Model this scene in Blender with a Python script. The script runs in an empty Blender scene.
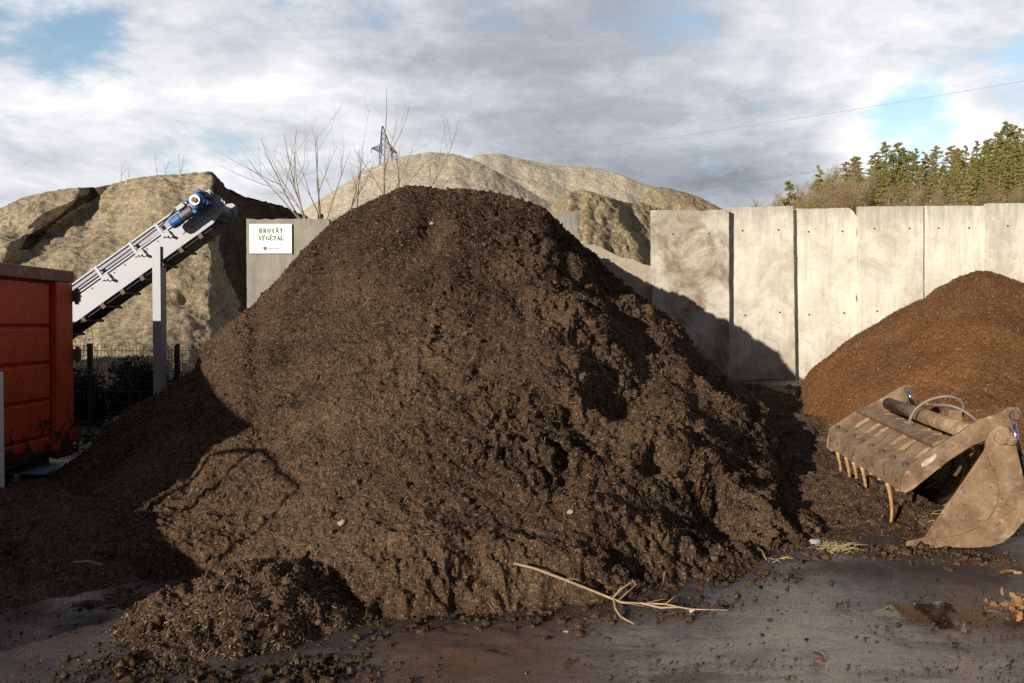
import bpy, bmesh, math, random
import numpy as np
from mathutils import Vector, Matrix, Quaternion

random.seed(7)
rng = np.random.default_rng(7)
C = bpy.context.scene
COL = C.collection
F = 850.0                      # focal length in pixels of a 1024 px wide frame
CAMZ = 1.6
TILT = -math.atan(16.5 / F)
FW = np.array([0, math.cos(TILT), math.sin(TILT)])
UP = np.array([0, -math.sin(TILT), math.cos(TILT)])
SUN = Vector((0.78, 1.0, -0.31)).normalized()      # direction the light travels


def ray(px, py):
    return FW + np.array([(px - 512) / F, 0, 0]) + UP * ((341.5 - py) / F)


def at(px, py, Y):
    d = ray(px, py)
    return np.array([0, 0, CAMZ]) + d * (Y / d[1])


def project(P):
    Q = P - np.array([0, 0, CAMZ])
    dep = Q @ FW
    return 512 + F * Q[..., 0] / dep, 341.5 - F * (Q @ UP) / dep


# ------------------------------------------------------------------ noise
_prm = np.random.default_rng(3).permutation(256)
_prm = np.concatenate([_prm, _prm, _prm])
_g = np.random.default_rng(4).normal(size=(256, 3))
_g /= np.linalg.norm(_g, axis=1)[:, None]


def perlin(P, s=1.0, off=0.0):
    P = np.asarray(P, float).reshape(-1, 3) / s + off * 17.31
    I = np.floor(P).astype(int)
    f = P - I
    I &= 255
    w = f * f * f * (f * (f * 6 - 15) + 10)
    r = 0
    for cx in (0, 1):
        wx = w[:, 0] if cx else 1 - w[:, 0]
        a = _prm[I[:, 0] + cx]
        for cy in (0, 1):
            wy = w[:, 1] if cy else 1 - w[:, 1]
            b = _prm[a + I[:, 1] + cy]
            for cz in (0, 1):
                wz = w[:, 2] if cz else 1 - w[:, 2]
                g = _g[_prm[b + I[:, 2] + cz]]
                d = g[:, 0] * (f[:, 0] - cx) + g[:, 1] * (f[:, 1] - cy) + g[:, 2] * (f[:, 2] - cz)
                r = r + wx * wy * wz * d
    return r * 1.6


def fbm(P, s, n=4, off=0.0, gain=0.5):
    r, a = 0, 1.0
    for k in range(n):
        r = r + a * perlin(P, s / 2 ** k, off + k * 1.7)
        a *= gain
    return r


def sstep(a, b, x):
    t = np.clip((x - a) / (b - a), 0, 1)
    return t * t * (3 - 2 * t)


# ------------------------------------------------------------------ materials
def rgb(c):
    return (c[0], c[1], c[2], 1)


class NT:
    def __init__(s, name):
        s.m = bpy.data.materials.new(name)
        s.m.use_nodes = True
        s.t = s.m.node_tree
        s.b = s.t.nodes['Principled BSDF']

    def n(s, typ, **kw):
        nd = s.t.nodes.new(typ)
        for k, v in kw.items():
            if k in nd.inputs.keys():
                nd.inputs[k].default_value = v
            else:
                setattr(nd, k, v)
        return nd

    def l(s, a, b):
        s.t.links.new(a, b)

    def coord(s):
        return s.n('ShaderNodeTexCoord').outputs['Object']

    def noise(s, scale, detail=4.0, rough=0.55, vec=None, dist=0.0):
        nd = s.n('ShaderNodeTexNoise', Scale=scale, Detail=detail, Roughness=rough, Distortion=dist)
        s.l(vec or s.coord(), nd.inputs['Vector'])
        return nd.outputs['Fac']

    def ramp(s, fac, stops):
        nd = s.n('ShaderNodeValToRGB')
        e = nd.color_ramp.elements
        while len(e) < len(stops):
            e.new(0.5)
        for el, (p, c) in zip(e, stops):
            el.position = p
            el.color = rgb(c) if not isinstance(c, (int, float)) else (c, c, c, 1)
        s.l(fac, nd.inputs['Fac'])
        return nd.outputs['Color']

    def mix(s, fac, a, b, blend='MIX'):
        nd = s.n('ShaderNodeMix', data_type='RGBA', blend_type=blend)
        for sock, v in ((nd.inputs[0], fac), (nd.inputs[6], a), (nd.inputs[7], b)):
            if hasattr(v, 'links'):
                s.l(v, sock)
            elif isinstance(v, (int, float)):
                sock.default_value = v
            else:
                sock.default_value = rgb(v)
        return nd.outputs[2]

    def mapr(s, v, a, b, c, d):
        nd = s.n('ShaderNodeMapRange')
        s.l(v, nd.inputs[0])
        for k, x in enumerate((a, b, c, d)):
            nd.inputs[k + 1].default_value = x
        return nd.outputs[0]

    def col(s, v):
        if hasattr(v, 'links'):
            s.l(v, s.b.inputs['Base Color'])
        else:
            s.b.inputs['Base Color'].default_value = rgb(v)

    def rough(s, v):
        if hasattr(v, 'links'):
            s.l(v, s.b.inputs['Roughness'])
        else:
            s.b.inputs['Roughness'].default_value = v

    def bump(s, h, strength=0.5, dist=0.01):
        nd = s.n('ShaderNodeBump', Strength=strength, Distance=dist)
        s.l(h, nd.inputs['Height'])
        if s.b.inputs['Normal'].links:
            s.l(s.b.inputs['Normal'].links[0].from_socket, nd.inputs['Normal'])
        s.l(nd.outputs['Normal'], s.b.inputs['Normal'])


def compost_mat(name, dark, mid, tan, speck, scale=1.0, dark_top=False):
    t = NT(name)
    co = t.coord()
    n1 = t.noise(1.3, 5, 0.6)
    n2 = t.noise(14, 6, 0.7)
    base = t.mix(t.mapr(n1, 0.38, 0.62, 0, 1), dark, mid)
    base = t.mix(t.mapr(t.noise(.55, 6, .68, None, .8), .50, .66, 0, .55), base, [x * 1.25 for x in mid])
    base = t.mix(t.mapr(t.noise(.8, 6, .7, None, 1.2), .52, .64, 0, .6), base, [x * .75 for x in dark])
    base = t.mix(t.mapr(n2, 0.4, 0.75, 0, 0.65), base, tan)
    if dark_top:      # darker towards the top of the heap, broken up by noise
        sp = t.n('ShaderNodeSeparateXYZ')
        t.l(co, sp.inputs[0])
        ad = t.n('ShaderNodeMath', operation='MULTIPLY_ADD')
        t.l(t.noise(1.1, 6, .66, None, .9), ad.inputs[0])
        ad.inputs[1].default_value = 2.6
        t.l(sp.outputs[2], ad.inputs[2])
        base = t.mix(t.mapr(ad.outputs[0], 2.7, 3.9, 0, .62), base, [x * .80 for x in dark])
    v = t.n('ShaderNodeTexVoronoi', Scale=95 * scale)
    t.l(co, v.inputs['Vector'])
    sep = t.n('ShaderNodeSeparateColor')
    t.l(v.outputs['Color'], sep.inputs['Color'])
    base = t.mix(t.mapr(sep.outputs[0], 0.82, 0.95, 0, 0.60), base, speck)
    base = t.mix(t.mapr(sep.outputs[1], 0.5, 1.0, 0, 0.75), base, [c * .45 for c in dark])
    t.col(base)
    t.rough(0.95)
    t.b.inputs['Specular IOR Level'].default_value = 0.15
    t.bump(t.noise(60 * scale, 6, 0.75), 0.9, 0.02)
    t.bump(v.outputs['Distance'], 0.55, 0.012)
    return t.m


def simple(name, c, rough=0.6, metal=0.0, var=0.25, scale=8.0, bump=0.0):
    t = NT(name)
    f = t.noise(scale, 5, 0.6)
    t.col(t.mix(t.mapr(f, 0.3, 0.7, 0, 1), [x * (1 - var) for x in c], [min(1, x * (1 + var)) for x in c]))
    t.rough(t.mapr(f, 0.3, 0.7, rough * .85, min(1, rough * 1.15)))
    t.b.inputs['Metallic'].default_value = metal
    if bump:
        t.bump(t.noise(scale * 6, 4), bump, 0.01)
    return t.m


M = {}
M['compost'] = compost_mat('dark_compost', (.025, .0145, .0094), (.112, .067, .040), (.195, .124, .074), (.28, .195, .125), dark_top=True)
M['red_compost'] = compost_mat('brown_bark_compost', (.105, .040, .013), (.195, .086, .030), (.26, .130, .052), (.38, .21, .090))
M['chip_tan'] = simple('tan_chip', (.22, .145, .085), .85, 0, .4, 30)
M['chip_brown'] = simple('brown_chip', (.10, .06, .035), .9, 0, .4, 30)
M['chip_dark'] = simple('black_chip', (.020, .014, .010), .9, 0, .4, 30)
M['chip_orange'] = simple('orange_chip', (.22, .10, .04), .85, 0, .4, 30)


def concrete(name, base, stain, amt, seed):
    t = NT(name)
    co = t.coord()
    mp = t.n('ShaderNodeMapping')
    mp.inputs['Location'].default_value = (seed * 3.1, seed * 1.7, seed)
    t.l(co, mp.inputs['Vector'])
    v = mp.outputs['Vector']
    st = t.n('ShaderNodeMapping')
    st.inputs['Scale'].default_value = (5, 5, .5)
    t.l(v, st.inputs['Vector'])
    c = t.mix(t.mapr(t.noise(1.6, 6, .62, v), .35, .7, 0, 1), base, [x * .80 for x in base])
    c = t.mix(t.mapr(t.noise(1.0, 8, .7, v, 1.0), .46, .62, 0, amt), c, stain)
    c = t.mix(t.mapr(t.noise(2.4, 5, .7, st.outputs['Vector']), .50, .68, 0, .60), c, [x * .55 for x in base])
    c = t.mix(t.mapr(t.noise(60, 3, .6, v), .62, .74, 0, .55), c, [x * .45 for x in base])
    c = t.mix(t.mapr(t.noise(9, 5, .7, v), .55, .75, 0, .4), c, [min(1, x * 1.25) for x in base])
    sp = t.n('ShaderNodeSeparateXYZ')
    t.l(co, sp.inputs[0])
    # splashed dirt low down and grime creeping from the top edge
    lo = t.n('ShaderNodeMath', operation='ADD')
    t.l(t.mapr(sp.outputs[2], .5, 2.1, .30, 0), lo.inputs[0])
    t.l(t.noise(3.0, 7, .72, v, .8), lo.inputs[1])
    c = t.mix(t.mapr(lo.outputs[0], .56, .80, 0, .65), c, [stain[0] * .9, stain[1] * .85, stain[2] * .8])
    hi = t.n('ShaderNodeMath', operation='ADD')
    t.l(t.mapr(sp.outputs[2], 3.15, 3.7, 0, .30), hi.inputs[0])
    t.l(t.noise(3.4, 7, .74, st.outputs['Vector']), hi.inputs[1])
    c = t.mix(t.mapr(hi.outputs[0], .60, .86, 0, .7), c, [x * .42 for x in base])
    c = t.mix(t.mapr(t.noise(5.5, 8, .78, v, .6), .58, .66, 0, .38), c, [x * .5 for x in base])
    t.col(c)
    t.rough(.9)
    t.bump(t.noise(35, 5, .65, v), .45, .012)
    return t.m


M['soil'] = None


def earth(name, c1, c2, c3, scale):
    t = NT(name)
    a = t.noise(scale * .22, 6, .6)
    b = t.noise(scale * 2.2, 7, .72)
    c = t.mix(t.mapr(a, .36, .66, 0, 1), c1, c2)
    c = t.mix(t.mapr(b, .48, .78, 0, .55), c, c3)
    c = t.mix(t.mapr(t.noise(scale * 9, 5, .7), .58, .72, 0, .45), c, [x * .35 for x in c1])
    v = t.n('ShaderNodeTexVoronoi', Scale=scale * 9)
    t.l(t.coord(), v.inputs['Vector'])
    sc_ = t.n('ShaderNodeSeparateColor')
    t.l(v.outputs['Color'], sc_.inputs['Color'])
    c = t.mix(t.mapr(sc_.outputs[0], .55, .95, 0, .55), c, [min(1, x * 1.35) for x in c2])
    c = t.mix(t.mapr(sc_.outputs[1], .62, .95, 0, .6), c, [x * .45 for x in c1])
    t.col(c)
    t.rough(.95)
    t.b.inputs['Specular IOR Level'].default_value = .1
    t.bump(t.noise(scale * 4.5, 8, .78), .7, .045)
    t.bump(v.outputs['Distance'], .35, .04)
    return t.m


M['soil'] = earth('dry_soil', (.255, .205, .135), (.32, .265, .18), (.135, .102, .062), 1.5)
M['shade_earth'] = earth('earth_painted_shade', (.055, .040, .027), (.085, .062, .040), (.030, .022, .016), 1.4)  # darker earth colour that carries the mound's painted shade
M['gravel'] = earth('pale_gravel', (.325, .285, .215), (.41, .37, .29), (.24, .205, .15), 1.6)
M['soil2'] = earth('brown_soil', (.235, .185, .115), (.30, .24, .15), (.115, .085, .05), 1.2)
M['hill'] = earth('hill_litter', (.12, .09, .045), (.16, .12, .06), (.07, .06, .03), .3)


def rust_mat(name, base, dark, light, scale=5):
    t = NT(name)
    a = t.noise(scale, 7, .68, dist=.6)
    c = t.mix(t.mapr(a, .38, .66, 0, 1), base, dark)
    c = t.mix(t.mapr(t.noise(scale * 2.3, 6, .7), .52, .7, 0, .8), c, light)
    c = t.mix(t.mapr(t.noise(scale * .6, 7, .7, dist=1.0), .50, .62, 0, .6), c, [x * .9 for x in dark])
    c = t.mix(t.mapr(t.noise(scale * 9, 4, .7), .57, .68, 0, .75), c, [x * .3 for x in dark])
    c = t.mix(t.mapr(t.noise(scale * 5, 7, .75), .60, .68, 0, .6), c, [min(1, x * 1.3) for x in light])
    t.col(c)
    t.rough(.72)
    t.b.inputs['Metallic'].default_value = .12
    t.bump(t.noise(scale * 12, 5, .7), .3, .006)
    return t.m


M['rust'] = rust_mat('muddy_rusty_steel', (.255, .165, .095), (.115, .060, .032), (.38, .275, .18), 4.0)
M['rust_lit'] = rust_mat('lit_rusty_steel', (.36, .245, .145), (.18, .105, .060), (.46, .34, .22), 5)  # paler rust: sunlight on bar, cross tube and carriers put into the colour
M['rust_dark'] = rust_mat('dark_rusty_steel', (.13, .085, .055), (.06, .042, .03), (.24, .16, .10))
M['sticker'] = rust_mat('worn_pale_sticker', (.50, .45, .38), (.27, .18, .11), (.60, .56, .50), 16)
M['tine'] = rust_mat('worn_orange_tine', (.42, .235, .095), (.26, .125, .05), (.52, .36, .20), 14)
M['tine_tip'] = simple('scuffed_tip', (.40, .30, .20), .6, .1, .2, 30)
M['chrome'] = simple('chrome_rod', (.55, .52, .62), .18, 1, .05)
M['black'] = simple('black_rubber', (.018, .018, .02), .55, 0, .3, 12)
M['hose'] = simple('grey_hose', (.16, .13, .11), .55, 0, .25, 20)
M['galv'] = simple('galvanised_steel', (.295, .305, .34), .5, .15, .12, 3)
M['galv_dark'] = simple('grey_steel', (.20, .19, .25), .5, .2, .15, 6)
M['blue'] = simple('blue_enamel', (.020, .095, .27), .45, 0, .35, 7)
M['white_paint'] = simple('white_paint', (.78, .79, .78), .45, 0, .05, 4)
M['green_ink'] = simple('dark_green_ink', (.07, .13, .05), .6, 0, .1)
M['pale_ink'] = simple('pale_grey_ink', (.45, .50, .45), .6, 0, .1)
M['bark'] = simple('grey_brown_bark', (.20, .15, .105), .9, 0, .3, 12)
M['twig'] = simple('pale_twig', (.26, .195, .135), .85, 0, .25, 12)
M['stick'] = simple('dry_stick', (.36, .25, .14), .7, 0, .25, 20)
M['pine_trunk'] = simple('pine_bark', (.22, .135, .075), .9, 0, .3, 3)
M['bare_crown'] = simple('brown_twigs', (.30, .205, .10), .9, 0, .35, .3)
M['bare_crown_grey'] = simple('olive_twigs', (.29, .225, .12), .9, 0, .3, .3)
M['steel_lattice'] = simple('dark_lattice_steel', (.07, .08, .085), .6, .3, .2)
M['wire'] = simple('weathered_wire', (.22, .22, .23), .6, .2, .1)
M['fence'] = simple('dark_fence_steel', (.035, .038, .035), .6, .2, .2)
M['stone'] = simple('grey_stone', (.38, .36, .33), .85, 0, .25, 30, .3)
M['pale_stone'] = simple('pale_stone', (.27, .21, .145), .85, 0, .25, 30, .3)
M['hole'] = simple('hole_shade', (.03, .028, .025), .95)
M['tarp'] = simple('blue_grey_sheet', (.16, .20, .28), .5, 0, .15)


def leaf_mat(name, a, b):
    t = NT(name)
    oi = t.n('ShaderNodeObjectInfo')
    geo = t.n('ShaderNodeNewGeometry')
    c = t.mix(geo.outputs['Random Per Island'], a, b)
    c = t.mix(t.mapr(oi.outputs['Random'], 0, 1, 0, .5), c, [x * .6 for x in a])
    t.col(c)
    t.rough(.8)
    t.b.inputs['Specular IOR Level'].default_value = .2
    return t.m


M['needles'] = leaf_mat('pine_needles', (.145, .150, .040), (.29, .275, .085))
M['needles_olive'] = leaf_mat('olive_needles', (.20, .175, .052), (.31, .265, .09))
M['bramble'] = leaf_mat('dark_bramble_leaves', (.012, .022, .008), (.03, .045, .014))
M['weed'] = leaf_mat('green_weed_leaves', (.02, .06, .012), (.05, .10, .02))
M['straw'] = leaf_mat('straw_blades', (.42, .34, .16), (.58, .48, .26))
M['dry_leaf'] = leaf_mat('dry_leaf', (.22, .105, .042), (.36, .22, .11))
M['red_leaf'] = leaf_mat('red_brown_leaf', (.17, .060, .028), (.23, .095, .045))


# ------------------------------------------------------------------ mesh helpers
def link(name, me, mats, parent=None, smooth=False):
    o = bpy.data.objects.new(name, me)
    for m in (mats if isinstance(mats, (list, tuple)) else [mats]):
        me.materials.append(m)
    COL.objects.link(o)
    if smooth and len(me.polygons):
        me.polygons.foreach_set('use_smooth', np.ones(len(me.polygons), bool))
    if parent:
        o.parent = parent
    return o


def np_mesh(name, V, Fc, midx=None):
    """V (n,3); Fc (m,k) one polygon size"""
    V = np.ascontiguousarray(V, np.float32)
    Fc = np.ascontiguousarray(Fc, np.int32)
    me = bpy.data.meshes.new(name)
    m, k = Fc.shape
    me.vertices.add(len(V))
    me.vertices.foreach_set('co', V.ravel())
    me.loops.add(m * k)
    me.loops.foreach_set('vertex_index', Fc.ravel())
    me.polygons.add(m)
    me.polygons.foreach_set('loop_start', np.arange(0, m * k, k, dtype=np.int32))
    if midx is not None:
        me.polygons.foreach_set('material_index', np.asarray(midx, np.int32))
    me.update(calc_edges=True)
    return me


def grid_faces(nv, nu, base=0):
    i = np.arange(nv * nu).reshape(nv, nu) + base
    return np.stack([i[:-1, :-1], i[:-1, 1:], i[1:, 1:], i[1:, :-1]], -1).reshape(-1, 4)


def grid_normals(P):
    du = np.gradient(P, axis=1)
    dv = np.gradient(P, axis=0)
    n = np.cross(du, dv)
    n /= np.maximum(np.linalg.norm(n, axis=-1, keepdims=True), 1e-9)
    return n


def tag(o, label, cat, group=None, kind=None):
    if label:
        o['label'] = label
    if cat:
        o['category'] = cat
    if group:
        o['group'] = group
    if kind:
        o['kind'] = kind
    return o


def empty(name, loc, label, cat, group=None):
    o = bpy.data.objects.new(name, None)
    o.empty_display_size = .1
    o.location = loc
    COL.objects.link(o)
    return tag(o, label, cat, group)


def under(o, parent):
    """parent a mesh built in world coordinates under a thing without moving it"""
    o.parent = parent
    o.matrix_parent_inverse = Matrix.Translation(parent.location).inverted()
    return o


class MB:
    """collects shapes in one bmesh"""

    def __init__(s):
        s.bm = bmesh.new()

    def poly(s, pts):
        return s.bm.faces.new([s.bm.verts.new(p) for p in pts])

    def hexa(s, p):      # p: 8 corners, bottom ring 0-3, top ring 4-7
        v = [s.bm.verts.new(q) for q in p]
        for f in ((3, 2, 1, 0), (4, 5, 6, 7), (0, 1, 5, 4), (1, 2, 6, 5), (2, 3, 7, 6), (3, 0, 4, 7)):
            s.bm.faces.new([v[i] for i in f])
        return s

    def box(s, x0, x1, y0, y1, z0, z1):
        return s.hexa([(x0, y0, z0), (x1, y0, z0), (x1, y1, z0), (x0, y1, z0),
                       (x0, y0, z1), (x1, y0, z1), (x1, y1, z1), (x0, y1, z1)])

    def obox(s, o, a, b, c):     # oriented box: corner and three edge vectors
        o, a, b, c = (Vector(q) for q in (o, a, b, c))
        return s.hexa([o, o + a, o + a + b, o + b, o + c, o + a + c, o + a + b + c, o + b + c])

    def prism(s, pts, ext):      # planar outline pushed along a vector
        n = len(pts)
        e = Vector(ext)
        A = [s.bm.verts.new(Vector(p)) for p in pts]
        B = [s.bm.verts.new(Vector(p) + e) for p in pts]
        s.bm.faces.new(A[::-1])
        s.bm.faces.new(B)
        for i in range(n):
            j = (i + 1) % n
            s.bm.faces.new((A[i], A[j], B[j], B[i]))
        return s

    def tube(s, pts, rad, n=8, cap=True):
        pts = [Vector(p) for p in pts]
        rad = rad if isinstance(rad, (list, tuple)) else [rad] * len(pts)
        rings = []
        prev = None
        for i, p in enumerate(pts):
            d = (pts[min(i + 1, len(pts) - 1)] - pts[max(i - 1, 0)]).normalized()
            a = prev if prev is not None else (Vector((0, 0, 1)) if abs(d.z) < .9 else Vector((1, 0, 0)))
            a = (a - d * a.dot(d)).normalized()
            prev = a
            b = d.cross(a)
            rings.append([s.bm.verts.new(p + (a * math.cos(2 * math.pi * k / n) + b * math.sin(2 * math.pi * k / n)) * rad[i]) for k in range(n)])
        for r0, r1 in zip(rings, rings[1:]):
            for k in range(n):
                s.bm.faces.new((r0[k], r0[(k + 1) % n], r1[(k + 1) % n], r1[k]))
        if cap:
            s.bm.faces.new(rings[0][::-1])
            s.bm.faces.new(rings[-1])
        return s

    def rod(s, a, b, r, n=12):
        return s.tube([a, b], r, n)

    def build(s, name, mat, parent=None, bevel=0.0, smooth=False, wear=0.0):
        bmesh.ops.recalc_face_normals(s.bm, faces=s.bm.faces[:])
        if bevel:
            ed = [e for e in s.bm.edges if len(e.link_faces) == 2 and e.calc_face_angle(0) > .6]
            bmesh.ops.bevel(s.bm, geom=ed, offset=bevel, segments=2, profile=.6, affect='EDGES', clamp_overlap=True)
        me = bpy.data.meshes.new(name)
        s.bm.to_mesh(me)
        s.bm.free()
        o = link(name, me, mat)
        if smooth:
            for p in me.polygons:
                p.use_smooth = True
        if parent is not None:
            under(o, parent)
        return o


def lumps(P, size, seed):
    """little irregular clods / pebbles as one vertex+face soup. P (n,3), size (n,)"""
    r = np.random.default_rng(seed)
    ph = (1 + 5 ** .5) / 2
    iv = np.array([(-1, ph, 0), (1, ph, 0), (-1, -ph, 0), (1, -ph, 0), (0, -1, ph), (0, 1, ph), (0, -1, -ph), (0, 1, -ph),
                   (ph, 0, -1), (ph, 0, 1), (-ph, 0, -1), (-ph, 0, 1)]) / 1.9
    fc = np.array([(0, 11, 5), (0, 5, 1), (0, 1, 7), (0, 7, 10), (0, 10, 11), (1, 5, 9), (5, 11, 4), (11, 10, 2), (10, 7, 6), (7, 1, 8),
                   (3, 9, 4), (3, 4, 2), (3, 2, 6), (3, 6, 8), (3, 8, 9), (4, 9, 5), (2, 4, 11), (6, 2, 10), (8, 6, 7), (9, 8, 1)])
    n = len(P)
    sc = r.uniform(.55, 1.25, (n, 1, 3)) * size[:, None, None]
    V = iv[None] * (1 + r.normal(0, .22, (n, 12, 1))) * sc + P[:, None, :]
    Fs = fc[None] + (np.arange(n) * 12)[:, None, None]
    return V.reshape(-1, 3), Fs.reshape(-1, 3)


def clodlets(P, size, seed):
    """crumbs with six faces each"""
    r = np.random.default_rng(seed)
    n = len(P)
    cb = np.array([(x, y, z) for z in (-1, 1) for y in (-1, 1) for x in (-1, 1)], float) * .62
    fc = np.array([(0, 2, 3, 1), (4, 5, 7, 6), (0, 1, 5, 4), (2, 6, 7, 3), (0, 4, 6, 2), (1, 3, 7, 5)])
    V = cb[None] * r.uniform(.6, 1.3, (n, 1, 3)) + r.normal(0, .22, (n, 8, 3))
    a, b = r.uniform(0, 6.28, n), r.uniform(0, 6.28, n)
    ca, sa, cb_, sb = np.cos(a), np.sin(a), np.cos(b), np.sin(b)
    o, z = np.ones(n), np.zeros(n)
    Rz = np.stack([np.stack([ca, -sa, z], 1), np.stack([sa, ca, z], 1), np.stack([z, z, o], 1)], 1)
    Rx = np.stack([np.stack([o, z, z], 1), np.stack([z, cb_, -sb], 1), np.stack([z, sb, cb_], 1)], 1)
    V = np.einsum('nij,nkj->nki', Rz @ Rx, V) * size[:, None, None] + P[:, None, :]
    return V.reshape(-1, 3), (fc[None] + (np.arange(n) * 8)[:, None, None]).reshape(-1, 4)


def chips(P, N, ln, wd, seed, lift=.004, tilt=.5):
    """flat slivers lying on a surface: P points, N normals"""
    r = np.random.default_rng(seed)
    n = len(P)
    a = r.normal(size=(n, 3))
    a -= N * (a * N).sum(1)[:, None]
    a += N * r.normal(0, tilt, (n, 1))
    a /= np.linalg.norm(a, axis=1)[:, None]
    b = np.cross(N + r.normal(0, .5, (n, 3)), a)
    b /= np.linalg.norm(b, axis=1)[:, None]
    L = r.uniform(ln[0], ln[1], (n, 1)) * r.uniform(.4, 1, (n, 1))
    W = r.uniform(wd[0], wd[1], (n, 1))
    c = P + N * lift
    bend = N * L * r.uniform(-.1, .25, (n, 1))
    V = np.stack([c - a * L - b * W, c + a * L - b * W * .6 + bend, c + a * L + b * W * .6 + bend, c - a * L + b * W], 1)
    return V.reshape(-1, 3), np.arange(n * 4).reshape(n, 4)


def smooth1(A, k):
    if k < 1:
        return A
    w = np.hanning(2 * k + 3)[1:-1]
    w /= w.sum()
    pad = np.concatenate([np.repeat(A[:1], k, 0), A, np.repeat(A[-1:], k, 0)])
    return np.stack([np.convolve(pad[:, j], w, 'valid') for j in range(A.shape[1])], 1)


def heap(cols, nu, nf, nb, sm=6, c=.16, p=5, tpow=1.06):
    """cols: list of (param, toe xyz, crest xyz, back xyz). Returns base grid (nv,nu,3)."""
    t = np.array([q[0] for q in cols], float)
    # spread columns evenly over the control polygon length of crest+toe
    A = np.array([np.concatenate([q[1], q[2], q[3]]) for q in cols], float)
    seg = np.linalg.norm(np.diff(A[:, :6], axis=0), axis=1)
    s = np.concatenate([[0], np.cumsum(seg)])
    ss = np.linspace(0, s[-1], nu)
    B = np.stack([np.interp(ss, s, A[:, j]) for j in range(9)], 1)
    B = smooth1(B, sm)
    T, R, K = B[:, :3], B[:, 3:6], B[:, 6:]
    rows = []
    for v in np.linspace(0, 1, nf):
        g = (1 + c) * v ** tpow - c * v ** p
        q = T + (R - T) * v
        q[:, 2] = T[:, 2] + (R[:, 2] - T[:, 2]) * g
        rows.append(q)
    for v in np.linspace(0, 1, nb + 1)[1:]:
        g = v ** 1.35
        q = R + (K - R) * v
        q[:, 2] = R[:, 2] + (K[:, 2] - R[:, 2]) * g
        rows.append(q)
    return np.array(rows)


def fit_outline(P, target, amount=1.0, k=4):
    """raise or lower columns of a heap a little so that its outline has the measured profile"""
    f = P.reshape(-1, 3)
    tx = np.array([q[0] for q in target], float)
    ty = np.array([q[1] for q in target], float)
    for _ in range(3):
        sx, sy = project(f)
        xb = np.arange(math.floor(tx[0]), math.ceil(tx[-1]) + 1, 2.0)
        b = np.round((sx - xb[0]) / 2).astype(int)
        ok = (b >= 0) & (b < len(xb)) & (f[:, 1] > 1)
        top = np.full(len(xb), 1e9)
        np.minimum.at(top, b[ok], sy[ok])
        good = top < 1e8
        err = np.where(good, top - np.interp(xb, tx, ty), 0)
        win = np.clip(np.minimum(xb - xb[0], xb[-1] - xb) / 14, 0, 1)
        err = smooth1(err[:, None], k)[:, 0] * win
        e_ = np.interp(sx, xb, err, left=0, right=0)
        dz = e_ / F * f[:, 1] * amount
        loc = np.interp(sx, xb, np.interp(xb, tx, CAMZ + 0 * tx))      # weight grows with height
        zc = np.maximum(.3, CAMZ + (325 - np.interp(sx, tx, ty)) / F * f[:, 1])
        f[:, 2] += dz * np.clip(f[:, 2] / zc, 0, 1)
    return f.reshape(P.shape)


def gz(x, y):
    """height of the bare ground"""
    x = np.asarray(x, float)
    y = np.asarray(y, float)
    return .62 * sstep(9.0, 14.3, y) * sstep(-2.5, 1.5, x)


def g3(px, Y, dz=0.0):
    """point on the bare ground in image column px at depth Y"""
    X = (px - 512) / F * Y
    return np.array([X, Y, float(gz(X, Y)) + dz])


def tow(px, py):
    """ground point (z=0) seen at a pixel"""
    d = ray(px, py)
    return np.array([0, 0, CAMZ]) + d * (CAMZ / -d[2])


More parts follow.
